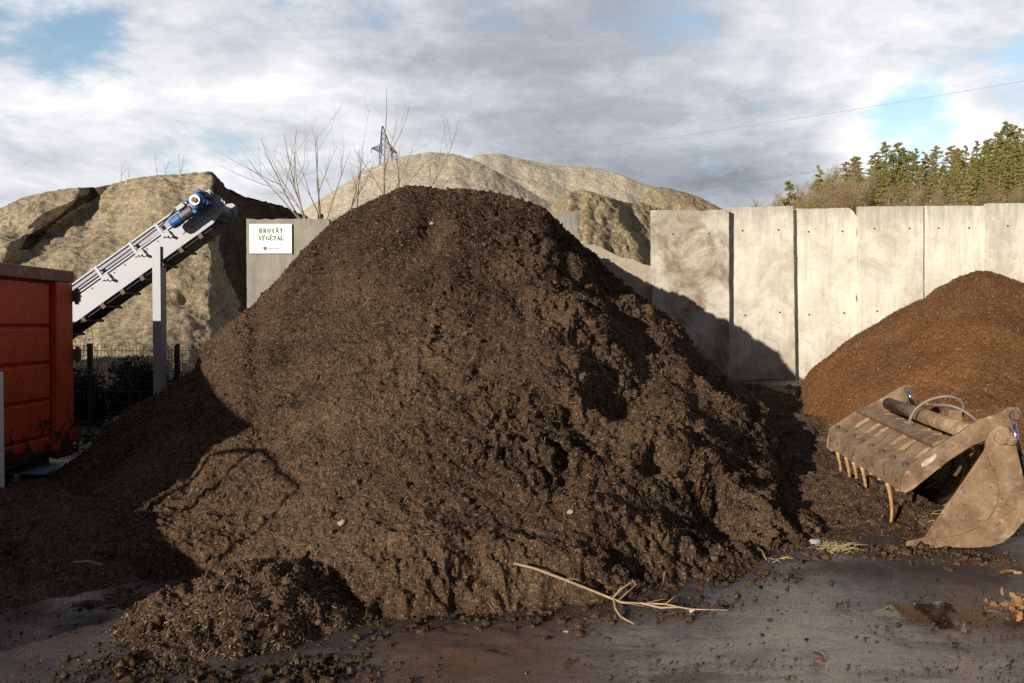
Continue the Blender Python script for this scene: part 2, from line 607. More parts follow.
# ================================================================== GROUND
def ground():
    def axis(lo, hi, step, far):
        a = list(np.arange(lo, hi, step))
        d = step
        x = hi
        up = []
        while x < far:
            up.append(x)
            d *= 1.16
            x += d
        up.append(far)
        d = step
        x = lo
        dn = []
        while x > -far:
            d *= 1.16
            x -= d
            dn.append(max(x, -far))
        return np.array(dn[::-1] + a + up)
    xs = axis(-5.0, 6.5, .028, 900)
    ys = axis(2.6, 8.6, .026, 900)
    X, Y = np.meshgrid(xs, ys)
    P = np.stack([X, Y, np.zeros_like(X)], -1)
    f = P.reshape(-1, 3)
    near = (1 - sstep(12, 30, np.hypot(f[:, 0], f[:, 1] - 5)))
    z = gz(f[:, 0], f[:, 1])
    g = f * np.array([.55, 1, 1])
    h = .020 * fbm(f, 1.7, 3, 1) + .012 * fbm(g, .34, 3, 2) + .011 * np.abs(fbm(g, .11, 3, 3))
    # drying film towards the lower right lies a little lower and smoother
    bed = np.exp(-((f[:, 0] - 3.5) / 1.1) ** 4 - ((f[:, 1] - 6.3) / .6) ** 4)
    film = np.exp(-((f[:, 0] - 1.35) / 1.1) ** 2 - ((f[:, 1] - 4.35) / .75) ** 2)
    h = h * (1 - .5 * film) * (1 - .9 * bed) - .012 * bed
    # shallow hollow with standing water
    pud = np.exp(-((f[:, 0] - 2.35) / .55) ** 2 - ((f[:, 1] - 4.72) / .42) ** 2)
    h -= .035 * pud
    # crumbs trodden round the heap and the bucket
    apron = .5 * np.exp(-((f[:, 0] + .9) / 2.3) ** 2 - ((f[:, 1] - 4.2) / .45) ** 2)
    h += apron * (.01 + .03 * np.abs(fbm(f, .12, 3, 5)))
    P[..., 2] = (z + h * near).reshape(X.shape)
    me = np_mesh('ground', P.reshape(-1, 3), grid_faces(*X.shape))
    t = NT('wet_muddy_yard')
    co = t.coord()
    a = t.noise(.75, 6, .6)
    b = t.noise(3.2, 7, .68)
    c = t.mix(t.mapr(a, .35, .65, 0, 1), (.034, .0200, .0160), (.060, .0350, .0260))
    c = t.mix(t.mapr(b, .5, .72, 0, .75), c, (.020, .014, .011))

    def spot(cx, cy, rx, ry):
        mp = t.n('ShaderNodeMapping')
        mp.inputs['Location'].default_value = (-cx / rx, -cy / ry, 0)
        mp.inputs['Scale'].default_value = (1 / rx, 1 / ry, 0)
        t.l(co, mp.inputs['Vector'])
        g = t.n('ShaderNodeTexGradient', gradient_type='SPHERICAL')
        t.l(mp.outputs['Vector'], g.inputs['Vector'])
        return g.outputs['Fac']

    def plus(x, y, k):
        m = t.n('ShaderNodeMath', operation='MULTIPLY_ADD')
        t.l(y, m.inputs[0])
        m.inputs[1].default_value = k
        t.l(x, m.inputs[2])
        return m.outputs[0]
    # dried pale silt film and rusty run-off (stains with shapes of their own)
    sm = t.n('ShaderNodeMapping')
    sm.inputs['Scale'].default_value = (.45, 1.3, 1)
    sm.inputs['Rotation'].default_value = (0, 0, .25)
    t.l(co, sm.inputs['Vector'])
    smear = t.noise(3.4, 8, .74, sm.outputs['Vector'], .5)
    silt = t.mapr(plus(spot(1.35, 4.1, 1.9, 1.1), smear, 1.3), .88, 1.16, 0, .92)
    c = t.mix(silt, c, (.200, .150, .110))
    c = t.mix(t.mapr(smear, .48, .58, 0, .75), c, (.026, .017, .012))
    c = t.mix(t.mapr(t.noise(14, 6, .8, sm.outputs['Vector'], .4), .54, .64, 0, .7), c, (.024, .016, .012))
    orange = t.mapr(plus(spot(-.15, 4.0, 1.0, .7), t.noise(3.0, 6, .7), .8), .65, 1.0, 0, .7)
    c = t.mix(orange, c, (.10, .048, .018))
    c = t.mix(t.mapr(t.noise(30, 6, .8), .56, .66, 0, .85), c, (.014, .010, .008))
    c = t.mix(t.mapr(t.noise(9, 6, .75), .56, .70, 0, .7), c, (.022, .014, .010))
    c = t.mix(t.mapr(t.noise(26, 3, .6), .68, .76, 0, .5), c, (.16, .11, .07))
    far = t.n('ShaderNodeVectorMath', operation='LENGTH')
    t.l(co, far.inputs[0])
    c = t.mix(t.mapr(far.outputs['Value'], 14, 24, 0, 1), c, (.13, .105, .06))
    t.col(c)
    wet0 = t.noise(1.15, 5, .62)
    wet = t.mapr(plus(wet0, spot(1.7, 4.30, 2.0, 1.2), -.30), 0, 1, 0, 1)
    r = t.mapr(wet, .36, .60, .42, .80)
    t.rough(r)
    t.l(t.mapr(wet, .36, .56, .90, .02), t.b.inputs['Coat Weight'])
    t.b.inputs['Coat Roughness'].default_value = .15
    nd = t.n('ShaderNodeBump', Strength=.55, Distance=.014)
    t.l(t.noise(28, 5, .65), nd.inputs['Height'])
    t.l(nd.outputs['Normal'], t.b.inputs['Coat Normal'])
    t.b.inputs['Specular IOR Level'].default_value = .5
    t.bump(t.noise(60, 6, .75), .75, .012)
    t.bump(smear, .5, .03)
    return tag(link('ground', me, t.m, None, True), None, None, kind='structure')


ground()
wt = NT('muddy_water')
wt.col((.035, .024, .016))
wt.rough(.06)
wt.bump(wt.noise(9, 3), .05, .01)
pts = [(2.35 + math.cos(a) * .80 * (1 + .12 * math.sin(3 * a)), 4.72 + math.sin(a) * .55, -.0165) for a in np.linspace(0, 2 * math.pi, 40)[:-1]]
mb = MB()
mb.poly(pts)
tag(mb.build('water', wt.m), None, None, kind='structure')


# ================================================================== COMPOST HEAPS
def with_chips(name, P, mats, nchip, ln, wd, probs, seed, msk=None):
    nv, nu = P.shape[:2]
    N = grid_normals(P)
    if N[..., 2].mean() < 0:
        N = -N
    V, Q = P.reshape(-1, 3), grid_faces(nv, nu)
    r = np.random.default_rng(seed)
    w = np.linalg.norm(np.cross(np.gradient(P, axis=1), np.gradient(P, axis=0)), axis=-1).ravel()
    if msk is not None:
        w = w * msk.ravel()
    k = r.choice(len(w), nchip, p=w / w.sum())
    cv, cf = chips(V[k] + r.normal(0, .004, (nchip, 3)), N.reshape(-1, 3)[k], ln, wd, seed + 1)
    mi = [np.zeros(len(Q)), r.choice(np.arange(1, len(mats)), nchip, p=probs)]
    VV, QQ = [V, cv], [Q, cf + len(V)]
    nb = len(V) + len(cv)
    # longer fibres and twigs
    nt = nchip // 16
    k = r.choice(len(w), nt, p=w / w.sum())
    tv, tf = chips(V[k], N.reshape(-1, 3)[k], (.020, .060), (.0012, .0032), seed + 2, .006, .35)
    VV.append(tv)
    QQ.append(tf + nb)
    mi.append(r.choice(np.arange(1, len(mats)), nt, p=probs))
    nb += len(tv)
    # crumbs
    nc = nchip // 4
    k = r.choice(len(w), nc, p=w / w.sum())
    kv, kf = clodlets(V[k] + N.reshape(-1, 3)[k] * .002, np.minimum(.026, .0045 * (1 + r.pareto(2.4, nc))), seed + 3)
    VV.append(kv)
    QQ.append(kf + nb)
    mi.append(np.repeat(r.choice([0, 0, 0, 0, 0, 2], nc), 6))
    me = np_mesh(name, np.concatenate(VV), np.concatenate(QQ), np.concatenate(mi))
    o = link(name, me, mats, None, True)
    return o


def clods(f, amp, rough, off):
    """crumbly relief: rounded clods, hollows and crumbs. rough (n,) 0..1"""
    wv = np.stack([perlin(f, .45, off + 20), perlin(f, .45, off + 21), perlin(f, .45, off + 22)], 1)
    q = f + .10 * wv
    big = fbm(f, .85, 3, off) * .075
    ledge = perlin(q * np.array([.33, .9, 1.0]), .42, off + 1.5) * .085
    patch = np.clip(.55 + 1.1 * fbm(f, .9, 2, off + 31), .1, 1.3)
    clod = (np.abs(perlin(q, .27, off + 3)) - .3) * -.080
    clod2 = (np.abs(perlin(q, .12, off + 5)) - .3) * -.058
    hol = sstep(.25, .75, perlin(q, .21, off + 7)) * -.078 * (.25 + .75 * sstep(.1, .7, f[:, 2]))
    mic = (np.abs(perlin(q, .058, off + 13)) - .3) * -.034
    fine = fbm(f, .060, 2, off + 9) * .014 + perlin(f, .026, off + 11) * .011
    return amp * (big * (.35 + .65 * rough) + ledge * np.clip(rough + .15, 0, 1) + (clod + clod2 + hol * patch + mic) * rough * (.55 + .6 * patch) + fine * (.6 + .4 * rough))


T = lambda px, py: tow(px, py) - np.array([0, 0, .05])


def bk(px, Y, z):
    return np.array([(px - 512) / F * Y, Y, z])


cols = [
    (T(-150, 640), at(-120, 520, 7.2), bk(-120, 7.5, -.05)),
    (T(-60, 624), at(-20, 500, 8.0), bk(-30, 8.3, -.05)),
    (T(10, 616), at(38, 484, 8.7), bk(35, 9.1, -.05)),
    (T(70, 612), at(77, 459, 9.0), bk(75, 9.8, -.05)),
    (T(120, 610), at(104, 430, 8.85), bk(100, 10.0, -.05)),
    (T(150, 608), at(130, 408, 8.8), bk(125, 10.3, -.05)),
    (T(180, 610), at(168, 386, 8.8), bk(162, 10.6, -.03)),
    (T(215, 618), at(197, 358, 8.9), bk(192, 11.2, 0)),
    (T(260, 626), at(224, 328, 9.25), bk(220, 12.2, .15)),
    (T(300, 632), at(255, 302, 9.7), bk(250, 13.2, .4)),
    (T(340, 634), at(290, 264, 10.1), bk(285, 14.4, 1.2)),
    (T(370, 632), at(330, 223, 10.2), bk(325, 14.95, 2.6)),
    (T(410, 628), at(368, 202, 10.2), bk(365, 14.95, 3.2)),
    (T(450, 622), at(408, 187, 10.2), bk(405, 14.95, 3.45)),
    (T(500, 618), at(455, 187, 10.2), bk(450, 14.95, 3.4)),
    (T(545, 615), at(505, 194, 10.2), bk(505, 14.95, 3.35)),
    (T(590, 611), at(545, 207, 10.2), bk(550, 14.95, 3.3)),
    (T(640, 600), at(578, 236, 10.4), bk(585, 14.95, 3.0)),
    (T(670, 594), at(608, 268, 10.5), bk(615, 14.95, 2.45)),
    (T(700, 588), at(648, 301, 10.3), bk(655, 14.8, 1.75)),
    (T(730, 583), at(694, 344, 9.9), bk(705, 14.5, 1.05)),
    (T(767, 571), at(729, 376, 9.5), bk(745, 14.0, .75)),
    (T(800, 558), at(773, 411, 8.9), bk(790, 12.6, .5)),
    (T(826, 550), at(800, 452, 8.1), bk(815, 10.3, .1)),
    (T(850, 547), at(826, 492, 7.4), bk(845, 9.0, -.03)),
    (T(880, 548), at(868, 530, 6.75), bk(890, 7.8, -.05)),
]
cols = [(i,) + c for i, c in enumerate(cols)]
P = heap(cols, 1150, 500, 170, sm=18, c=.20, p=5)
N = grid_normals(P)
if N[..., 2].mean() < 0:
    N = -N
f = P.reshape(-1, 3)
sx, sy = project(f)
# how clotted the surface is: the upper left flank is raked smooth, crest, right flank and foot are clotted
rgh = np.clip(.30 + .9 * sstep(330, 620, sx) * sstep(60, 0, np.abs(0 * sx)) + .8 * sstep(455, 560, sy) + .9 * sstep(240, 190, sy) * sstep(360, 450, sx), 0, 1.15)
rgh = rgh * np.clip(.75 + .9 * fbm(f, 1.1, 2, 21), .3, 1.5)
edge = sstep(-.06, .10, f[:, 2])
d = clods(f, 1.30, rgh, 2.0) * (.25 + .75 * edge)
# raked furrow that runs down the left flank
fur = np.array([(430, 232), (400, 258), (365, 275), (325, 297), (300, 322), (282, 345)], float)
dm = np.full(len(f), 1e9)
for a, b in zip(fur[:-1], fur[1:]):
    ab = b - a
    t_ = np.clip(((sx - a[0]) * ab[0] + (sy - a[1]) * ab[1]) / (ab @ ab), 0, 1)
    dm = np.minimum(dm, np.hypot(sx - a[0] - t_ * ab[0], sy - a[1] - t_ * ab[1]))
front = np.zeros(P.shape[:2], bool)
front[:500] = True
d = d - .24 * np.exp(-(dm / 14) ** 2) * front.ravel() * (1 + .5 * fbm(f, .5, 2, 30))
# bulges seen on the face: shoulder under the top, slump at lower right
for bx, by, br, ba in ((455, 215, 45, .12), (520, 260, 60, -.10), (690, 440, 60, .16), (600, 520, 60, .10), (720, 520, 45, -.12), (650, 470, 18, -.14),
                       (560, 570, 40, .08), (400, 560, 60, .06), (640, 385, 35, -.08)):
    d = d + ba * np.exp(-((sx - bx) ** 2 + (sy - by) ** 2 * 1.8) / br ** 2) * front.ravel()
P = P + N * d.reshape(P.shape[:2])[..., None]
P = fit_outline(P, [(130, 407), (156, 394), (168, 386), (190, 372), (197, 362), (201, 347), (224, 326), (240, 313), (255, 302), (262, 293), (276, 281), (288, 266), (300, 252), (316, 236), (330, 223), (345, 213), (365, 203),
                    (385, 194), (398, 188), (408, 185), (430, 186), (442, 189), (455, 188), (480, 190), (505, 194), (530, 201), (548, 210), (560, 222), (575, 236), (586, 247),
                    (594, 251), (608, 268), (628, 285), (648, 300), (668, 314), (685, 327), (694, 344), (702, 354), (729, 376), (749, 391), (773, 411), (783, 432), (800, 452), (817, 469), (830, 492), (846, 512), (862, 527)])
vis = np.ones(P.shape[:2])
vis[500:] = .25
big_heap = with_chips('compost_heap', P, [M['compost'], M['chip_tan'], M['chip_brown'], M['chip_dark']], 110000, (.004, .013), (.0012, .0030), (.15, .50, .35), 11, vis)
tag(big_heap, 'huge dark brown compost heap filling the middle of the yard, leaning on the concrete wall', 'compost heap')

# --- reddish heap on the right
cr = [(765, 418, 12.6), (785, 398, 13.0), (805, 377, 13.1), (832, 352, 13.0), (862, 331, 12.9), (900, 310, 12.7), (926, 297, 12.6), (942, 288, 12.5), (958, 276, 12.4),
      (976, 271, 12.3), (1000, 275, 12.2), (1026, 284, 12.2), (1080, 312, 12.0), (1150, 360, 11.6), (1230, 420, 11.0), (1300, 470, 10.5)]
tr = [(765, 12.2), (780, 11.4), (800, 10.4), (820, 9.7), (842, 9.2), (880, 8.9), (905, 8.7), (930, 8.55), (955, 8.5), (980, 8.5), (1005, 8.5), (1040, 8.5),
      (1090, 8.6), (1160, 8.8), (1240, 9.2), (1310, 9.8)]
cols = []
for i, (a, b) in enumerate(zip(cr, tr)):
    c3 = at(*a)
    cols.append((i, g3(b[0], b[1], -.06), c3, np.array([c3[0] * 1.12, 14.9, max(.45, c3[2] - .05 - .2 * abs(i - 9) / 9)])))
P = heap(cols, 520, 300, 60, sm=16, c=.22, p=4)
N = grid_normals(P)
N = N if N[..., 2].mean() > 0 else -N
f = P.reshape(-1, 3)
rg = np.clip(.12 + .25 * fbm(f, 1.0, 2, 41), .02, .5)
d = clods(f, 1.1, rg, 6.0)
P = P + N * d.reshape(P.shape[:2])[..., None]
P = fit_outline(P, [(790, 395), (803, 379), (812, 368), (832, 353), (846, 341), (862, 331), (880, 321), (894, 312), (912, 303), (926, 297), (934, 289), (945, 284), (958, 277), (975, 271), (990, 271), (1005, 276), (1024, 283), (1052, 297)])
o = with_chips('compost_heap', P, [M['red_compost'], M['chip_orange'], M['chip_brown'], M['chip_tan']], 34000, (.008, .030), (.002, .0055), (.30, .60, .10), 17)
tag(o, 'reddish brown shredded bark heap behind the rusty bucket, against the pale panels', 'compost heap')


def dome(name, cx, cy, rx, ry, h, amp, rough, seed, nchip, step=.012, irr=.35, rot=0.0):
    nx, ny = int(2.5 * rx / step), int(2.5 * ry / step)
    X, Y = np.meshgrid(np.linspace(-1.25, 1.25, nx), np.linspace(-1.25, 1.25, ny))
    W = np.stack([cx + X * rx, cy + Y * ry, np.zeros_like(X)], -1)
    f = W.reshape(-1, 3)
    wob = fbm(f, min(rx, ry) * .9, 3, seed).reshape(X.shape) * irr
    r2 = (X ** 2 + Y ** 2) * (1 + wob)
    W[..., 2] = h * (1 - r2) * (1 + .5 * wob)
    z = W[..., 2].ravel()
    dd = clods(f, amp, np.full(len(f), rough), seed) * sstep(-.25 * h, .5 * h, z)
    W[..., 2] = np.maximum(W[..., 2] + dd.reshape(X.shape), -.06) + gz(W[..., 0], W[..., 1])
    W[..., 0] += .02 * perlin(f, .09, seed + 2).reshape(X.shape)
    W[..., 1] += .02 * perlin(f, .09, seed + 4).reshape(X.shape)
    return with_chips(name, W, [M['compost'], M['chip_tan'], M['chip_brown'], M['chip_dark']], nchip, (.005, .020), (.0015, .0045), (.18, .52, .30), seed, (W[..., 2] - gz(W[..., 0], W[..., 1]) > -.02).astype(float))


o = dome('compost_heap', -1.50, 4.62, .66, .62, .21, 1.25, 1.3, 51, 9000)
tag(o, 'small low lumpy compost heap spilled in front of the huge heap, lower left', 'compost heap')

o = dome('compost_heap', 3.35, 11.2, 1.15, 3.1, .20, 1.1, .9, 63, 3000, step=.022)
tag(o, 'shaded compost spill in the gap between the huge heap and the reddish heap', 'compost heap')

o = dome('compost_heap', -3.9, 6.30, 1.9, 2.25, .21, 1.0, .7, 73, 5000, step=.02)
tag(o, 'low black compost spill in deep shade before the red container, at the left edge', 'compost heap')

# loose crumbs strewn along the foot of the heaps: nobody could count them
pp, ss = [], []
toe = np.array([tow(a, b) for a, b in [(110, 655), (160, 672), (250, 680), (330, 668), (380, 640), (450, 628), (500, 622), (545, 619), (590, 615), (640, 604), (700, 592), (767, 575), (806, 556), (858, 550), (930, 552), (1010, 560)]])
for k in range(5200):
    i = rng.integers(0, len(toe) - 1)
    t_ = rng.random()
    q = toe[i] * (1 - t_) + toe[i + 1] * t_
    q = q + np.array([rng.normal(0, .12), -abs(rng.normal(0, .22)) + .14, 0])
    pp.append(q)
    ss.append(min(.030, .005 * (1 + rng.pareto(2.6))))
for k in range(5200):
    Yk = rng.uniform(3.7, 6.6) if k < 3000 else rng.uniform(3.7, 4.9)
    pp.append(np.array([rng.uniform(-.62, .62) * Yk, Yk, 0]))
    ss.append(min(.016, .0024 * (1 + rng.pareto(2.6))))
pp, ss = np.array(pp), np.array(ss)
pp[:, 2] = gz(pp[:, 0], pp[:, 1]) + ss * .25
V, Fc = clodlets(pp, ss * 1.1, 5)
tag(link('compost_crumbs', np_mesh('compost_crumbs', V, Fc), M['compost'], None, False), 'dark compost crumbs strewn over the wet ground along the foot of the heaps', 'crumbs', kind='stuff')


# ================================================================== EARTH AND GRAVEL MOUNDS BEYOND THE WALL
def mound(name, crest, toe, back, mat, label, nu, nf, off, a1, a2, shaper=None, sm=10, c=.15, cat='mound', cut=None):
    cols = []
    for i, (a, b) in enumerate(zip(crest, toe)):
        c3 = at(*a)
        k = np.array([c3[0] * (1 + back / c3[1]), c3[1] + back, 0.0])
        cols.append((i, np.array([(b[0] - 512) / F * b[1], b[1], b[2] if len(b) > 2 else -.1]), c3, k))
    P = heap(cols, nu, nf, 40, sm=sm, c=c, p=4)
    f = P.reshape(-1, 3)
    sx, sy = project(f)
    N = grid_normals(P)
    N = N if N[..., 2].mean() > 0 else -N
    d = a1 * fbm(f, 3.6, 3, off) + a2 * .55 * fbm(f * np.array([1, 1, .45]), .9, 3, off + 4) - a2 * .8 * sstep(.3, .8, perlin(f * np.array([1, 1, .5]), .6, off + 6)) + a2 * .45 * fbm(f, .24, 3, off + 8) - a2 * .9 * sstep(.15, .6, np.abs(perlin(f * np.array([1, .35, .22]), .5, off + 12)) * -1 + .55) * .35
    P = P + N * d.reshape(P.shape[:2])[..., None]
    if shaper:
        fr = np.zeros(P.shape[:2], bool)
        fr[:nf] = True
        push = (shaper(sx, sy, f) * fr.ravel()).reshape(P.shape[:2])
        tow_cam = np.array([0, 0, CAMZ]) - P
        tow_cam[..., 2] *= .2
        tow_cam /= np.linalg.norm(tow_cam, axis=-1, keepdims=True)
        P = P + tow_cam * push[..., None]
    P = fit_outline(P, [q[:2] for q in crest][1:-1], 1.0, 3)
    me = np_mesh(name, P.reshape(-1, 3), grid_faces(*P.shape[:2]))
    o = link(name, me, [mat, M['shade_earth']] if cut else mat, None, True)
    if cut:       # shade of the right flank and scarp band painted as darker earth
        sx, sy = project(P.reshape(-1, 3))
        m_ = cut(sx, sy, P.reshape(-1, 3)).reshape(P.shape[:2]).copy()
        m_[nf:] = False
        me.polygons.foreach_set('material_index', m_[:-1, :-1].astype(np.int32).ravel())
    return tag(o, label, cat)


def side(sx, sy, pts):
    """signed horizontal pixel distance to a downhill line given as (px,py) points: negative = left of it"""
    pts = sorted(pts, key=lambda q: q[1])
    return sx - np.interp(sy, [q[1] for q in pts], [q[0] for q in pts])


def left_shape(sx, sy, f):
    w = 6 * perlin(f, 1.6, 60)
    s = side(sx + w, sy, [(100, 184), (88, 196), (58, 212), (36, 228), (18, 250), (2, 280), (-20, 320)])
    return .9 * sstep(2, -12, s) * sstep(300, 240, sy)


def left_shade(sx, sy, f):
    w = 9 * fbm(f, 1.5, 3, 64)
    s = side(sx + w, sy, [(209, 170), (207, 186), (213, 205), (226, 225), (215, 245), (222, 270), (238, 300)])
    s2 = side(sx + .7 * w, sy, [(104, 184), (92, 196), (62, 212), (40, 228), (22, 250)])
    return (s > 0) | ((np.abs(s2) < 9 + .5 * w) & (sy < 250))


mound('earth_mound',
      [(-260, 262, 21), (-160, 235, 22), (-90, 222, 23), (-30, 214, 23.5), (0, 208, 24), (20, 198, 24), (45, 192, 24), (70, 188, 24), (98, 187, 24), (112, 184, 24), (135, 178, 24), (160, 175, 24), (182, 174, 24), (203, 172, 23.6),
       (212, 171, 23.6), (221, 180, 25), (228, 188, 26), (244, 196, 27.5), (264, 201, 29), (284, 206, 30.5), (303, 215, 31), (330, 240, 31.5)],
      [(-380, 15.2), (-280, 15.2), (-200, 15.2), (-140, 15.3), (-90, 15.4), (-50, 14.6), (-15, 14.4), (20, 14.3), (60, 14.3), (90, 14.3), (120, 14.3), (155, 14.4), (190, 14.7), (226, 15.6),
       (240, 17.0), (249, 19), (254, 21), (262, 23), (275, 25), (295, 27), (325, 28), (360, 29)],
      10, M['soil'], 'large dry tan earth mound behind the conveyor, with a dark shaded right flank', 620, 260, 70, .34, .09, left_shape, sm=7, cut=left_shade)
mound('gravel_mound',
      [(225, 250, 38), (260, 234, 38), (300, 212, 38), (332, 191, 38), (365, 170, 38), (400, 157, 38), (430, 152, 38), (455, 154, 38), (480, 162, 38), (520, 184, 38), (565, 212, 38), (610, 240, 38)],
      [(200, 31), (240, 29), (285, 28), (325, 27), (365, 27), (400, 27), (430, 27), (460, 27), (490, 27), (535, 28), (580, 29), (630, 31)],
      9, M['gravel'], 'pale gravel mound with a rounded top right behind the peak of the huge heap', 420, 200, 80, .24, .06)
mound('gravel_mound',
      [(400, 205, 48), (435, 178, 48), (465, 160, 48), (480, 154, 48), (500, 153, 48), (517, 158, 48), (545, 163, 48), (565, 166, 48), (585, 166, 48), (602, 169, 48), (625, 176, 47), (640, 182, 47), (653, 186, 47), (680, 196, 46), (720, 212, 46), (770, 235, 46)],
      [(380, 40), (425, 37), (460, 36), (480, 36), (500, 36), (520, 36), (545, 36), (568, 36), (588, 36), (605, 36), (625, 36), (642, 36), (660, 36), (690, 37), (735, 38), (790, 40)],
      9, M['gravel'], 'long pale gravel mound with several low humps, right of the rounded gravel mound', 420, 200, 90, .24, .06)


def brown_shape(sx, sy, f):
    w = 5 * perlin(f, 1.3, 61)
    s = side(sx + w, sy, [(608, 190), (622, 205), (630, 225), (645, 245), (650, 275)])
    s2 = side(sx + w, sy, [(575, 186), (566, 196), (556, 210), (546, 226)])
    return 1.6 * sstep(4, -9, s) + .5 * sstep(-3, 4, s2)


mound('earth_mound',
      [(510, 232, 29), (535, 214, 29), (552, 205, 29), (570, 191, 29), (586, 190, 29), (606, 196, 29), (618, 200, 29.5), (632, 203, 30), (642, 202, 30.5), (660, 208, 31), (690, 216, 31), (730, 232, 31)],
      [(490, 22), (520, 20), (542, 19), (562, 19), (582, 19), (602, 19), (616, 19), (630, 19.5), (648, 20), (670, 20.5), (705, 21), (745, 22)],
      8, M['soil2'], 'brown dug earth mound with a dark scarp, behind the broken low wall panel', 380, 200, 95, .26, .13, brown_shape, sm=5)
mound('earth_mound',
      [(620, 222, 36), (636, 206, 36), (648, 190, 36), (658, 187, 36), (668, 188, 36), (684, 192, 36), (700, 197, 36), (716, 205, 36), (745, 222, 36), (790, 245, 36)],
      [(610, 29), (630, 28), (645, 27), (658, 27), (672, 27), (690, 27), (706, 27), (724, 27), (758, 28), (800, 29)],
      8, M['soil2'], 'low yellow brown earth mound tailing off behind the tall panel right of the broken one', 260, 140, 99, .22, .08, None, sm=5)


# ================================================================== CONCRETE WALL
def slab(px0, px1, ytop, Y, mat, label, tilt=0.0, lean=0.0, zb=.12, th=.13, tops=None, group='concrete wall panels', holes=(), chip=None):
    a, b = at(px0, ytop, Y), at(px1, ytop, Y)
    x0, x1, z1 = a[0], b[0], a[2]
    w, h = x1 - x0, z1 - zb
    th_ = empty('concrete_barrier', ((x0 + x1) / 2, Y, zb), label, 'barrier', group)
    prof = [(x0, zb), (x1, zb)]
    top = tops or [(1, 0), (0, 0)]           # fraction across, drop from the top edge in metres
    if chip:
        top = [(1, chip[1]), (1 - chip[0] * .45, chip[1] * .35), (1 - chip[0], 0), (0, 0)]
    prof += [(x0 + w * t_, z1 - dz) for t_, dz in top]
    rs = random.Random(int(px0))
    fine_ = []
    for i_, (p_, q_) in enumerate(zip(prof, prof[1:] + prof[:1])):      # knocked, slightly ragged edges
        n_ = max(1, int(math.hypot(q_[0] - p_[0], q_[1] - p_[1]) / .11))
        for k_ in range(n_):
            t_ = k_ / n_
            x_, z_ = p_[0] + (q_[0] - p_[0]) * t_, p_[1] + (q_[1] - p_[1]) * t_
            if k_:
                j_ = abs(rs.gauss(0, .0035)) + (.018 if rs.random() < .05 else 0)
                x_ += j_ if abs(x_ - x0) < .01 else (-j_ if abs(x_ - x1) < .01 else 0)
                z_ -= j_ if z_ > z1 - .6 else 0
            fine_.append((x_, z_))
    prof = fine_
    mb = MB()
    mb.prism([(x, Y, z) for x, z in prof], (0, th, 0))
    o = mb.build('slab', mat, th_, bevel=.012)
    mb = MB()
    mb.hexa([(x0 + .02, Y + th + .004, zb), (x1 - .02, Y + th + .004, zb), (x1 - .02, Y + .95, zb), (x0 + .02, Y + .95, zb),
             (x0 + .02, Y + th + .004, zb + .16), (x1 - .02, Y + th + .004, zb + .16), (x1 - .02, Y + .95, zb + .10), (x0 + .02, Y + .95, zb + .10)])
    mb.build('foot', mat, th_, bevel=.01)
    for fx, dz in holes:
        mb = MB()
        cx, cz = x0 + w * fx, z1 - dz
        ring = lambda r, y: [(cx + r * math.cos(k * math.pi / 5), y, cz + r * math.sin(k * math.pi / 5) * 1.1) for k in range(10)]
        mb.tube([(cx, Y - .004, cz), (cx, Y + .03, cz)], .017, 10)  # capped disc, slightly proud; its dark colour imitates the shade in a hole
        mb.build('hole_shade_disc', M['hole'], th_)
    th_.rotation_euler = (lean, tilt, 0)
    return th_


CP = concrete('cream_concrete', (.67, .635, .555), (.33, .285, .22), .60, 1)  # cream is the panels' own tone
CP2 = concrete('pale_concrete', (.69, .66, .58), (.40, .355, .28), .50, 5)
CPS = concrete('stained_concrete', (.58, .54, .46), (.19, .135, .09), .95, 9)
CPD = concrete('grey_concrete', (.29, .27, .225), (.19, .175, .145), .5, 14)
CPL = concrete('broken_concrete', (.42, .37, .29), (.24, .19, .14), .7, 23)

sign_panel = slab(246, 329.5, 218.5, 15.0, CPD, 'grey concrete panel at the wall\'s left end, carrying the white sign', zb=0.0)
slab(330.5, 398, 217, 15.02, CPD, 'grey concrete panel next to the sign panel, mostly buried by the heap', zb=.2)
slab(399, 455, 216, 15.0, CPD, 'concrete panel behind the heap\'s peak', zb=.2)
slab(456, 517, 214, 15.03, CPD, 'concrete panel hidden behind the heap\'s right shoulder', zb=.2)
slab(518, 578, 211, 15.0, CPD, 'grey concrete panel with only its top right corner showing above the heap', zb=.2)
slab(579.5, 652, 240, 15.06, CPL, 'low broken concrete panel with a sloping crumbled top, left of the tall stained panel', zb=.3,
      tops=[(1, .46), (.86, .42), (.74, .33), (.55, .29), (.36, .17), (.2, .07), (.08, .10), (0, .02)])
slab(653, 731, 210, 14.95, CPS, 'tall concrete panel with a brown stain, first right of the broken low panel', -.012, .012, .3, holes=((.28, .42), (.74, .42), (.30, 1.98)))
slab(731.8, 797.5, 206.5, 15.09, CP, 'tall pale panel second from the broken one, casting the widest shadow strip', -.022, .002, .3, holes=((.22, .42), (.77, .42), (.24, 1.92), (.77, 1.88)))
slab(799, 859.5, 208, 15.23, CP2, 'pale concrete panel with a chipped top right corner', -.014, 0, .3, chip=(.13, .16), holes=((.2, .42), (.76, .42), (.2, 1.9), (.78, 1.88)))
slab(860.5, 925.5, 206, 15.12, CP, 'pale concrete panel standing forward, right of the chipped one', -.008, 0, .3, holes=((.24, .40), (.78, .40), (.28, 1.86)))
slab(926.5, 987.5, 205.5, 15.13, CP2, 'pale concrete panel above the peak of the bark heap', -.006, 0, .3, holes=((.22, .40), (.72, .40)))
slab(988.5, 1056, 203, 15.02, CP, 'pale concrete panel cut by the right edge of the photo', -.004, 0, .3, holes=((.3, .40), (.75, .40)))
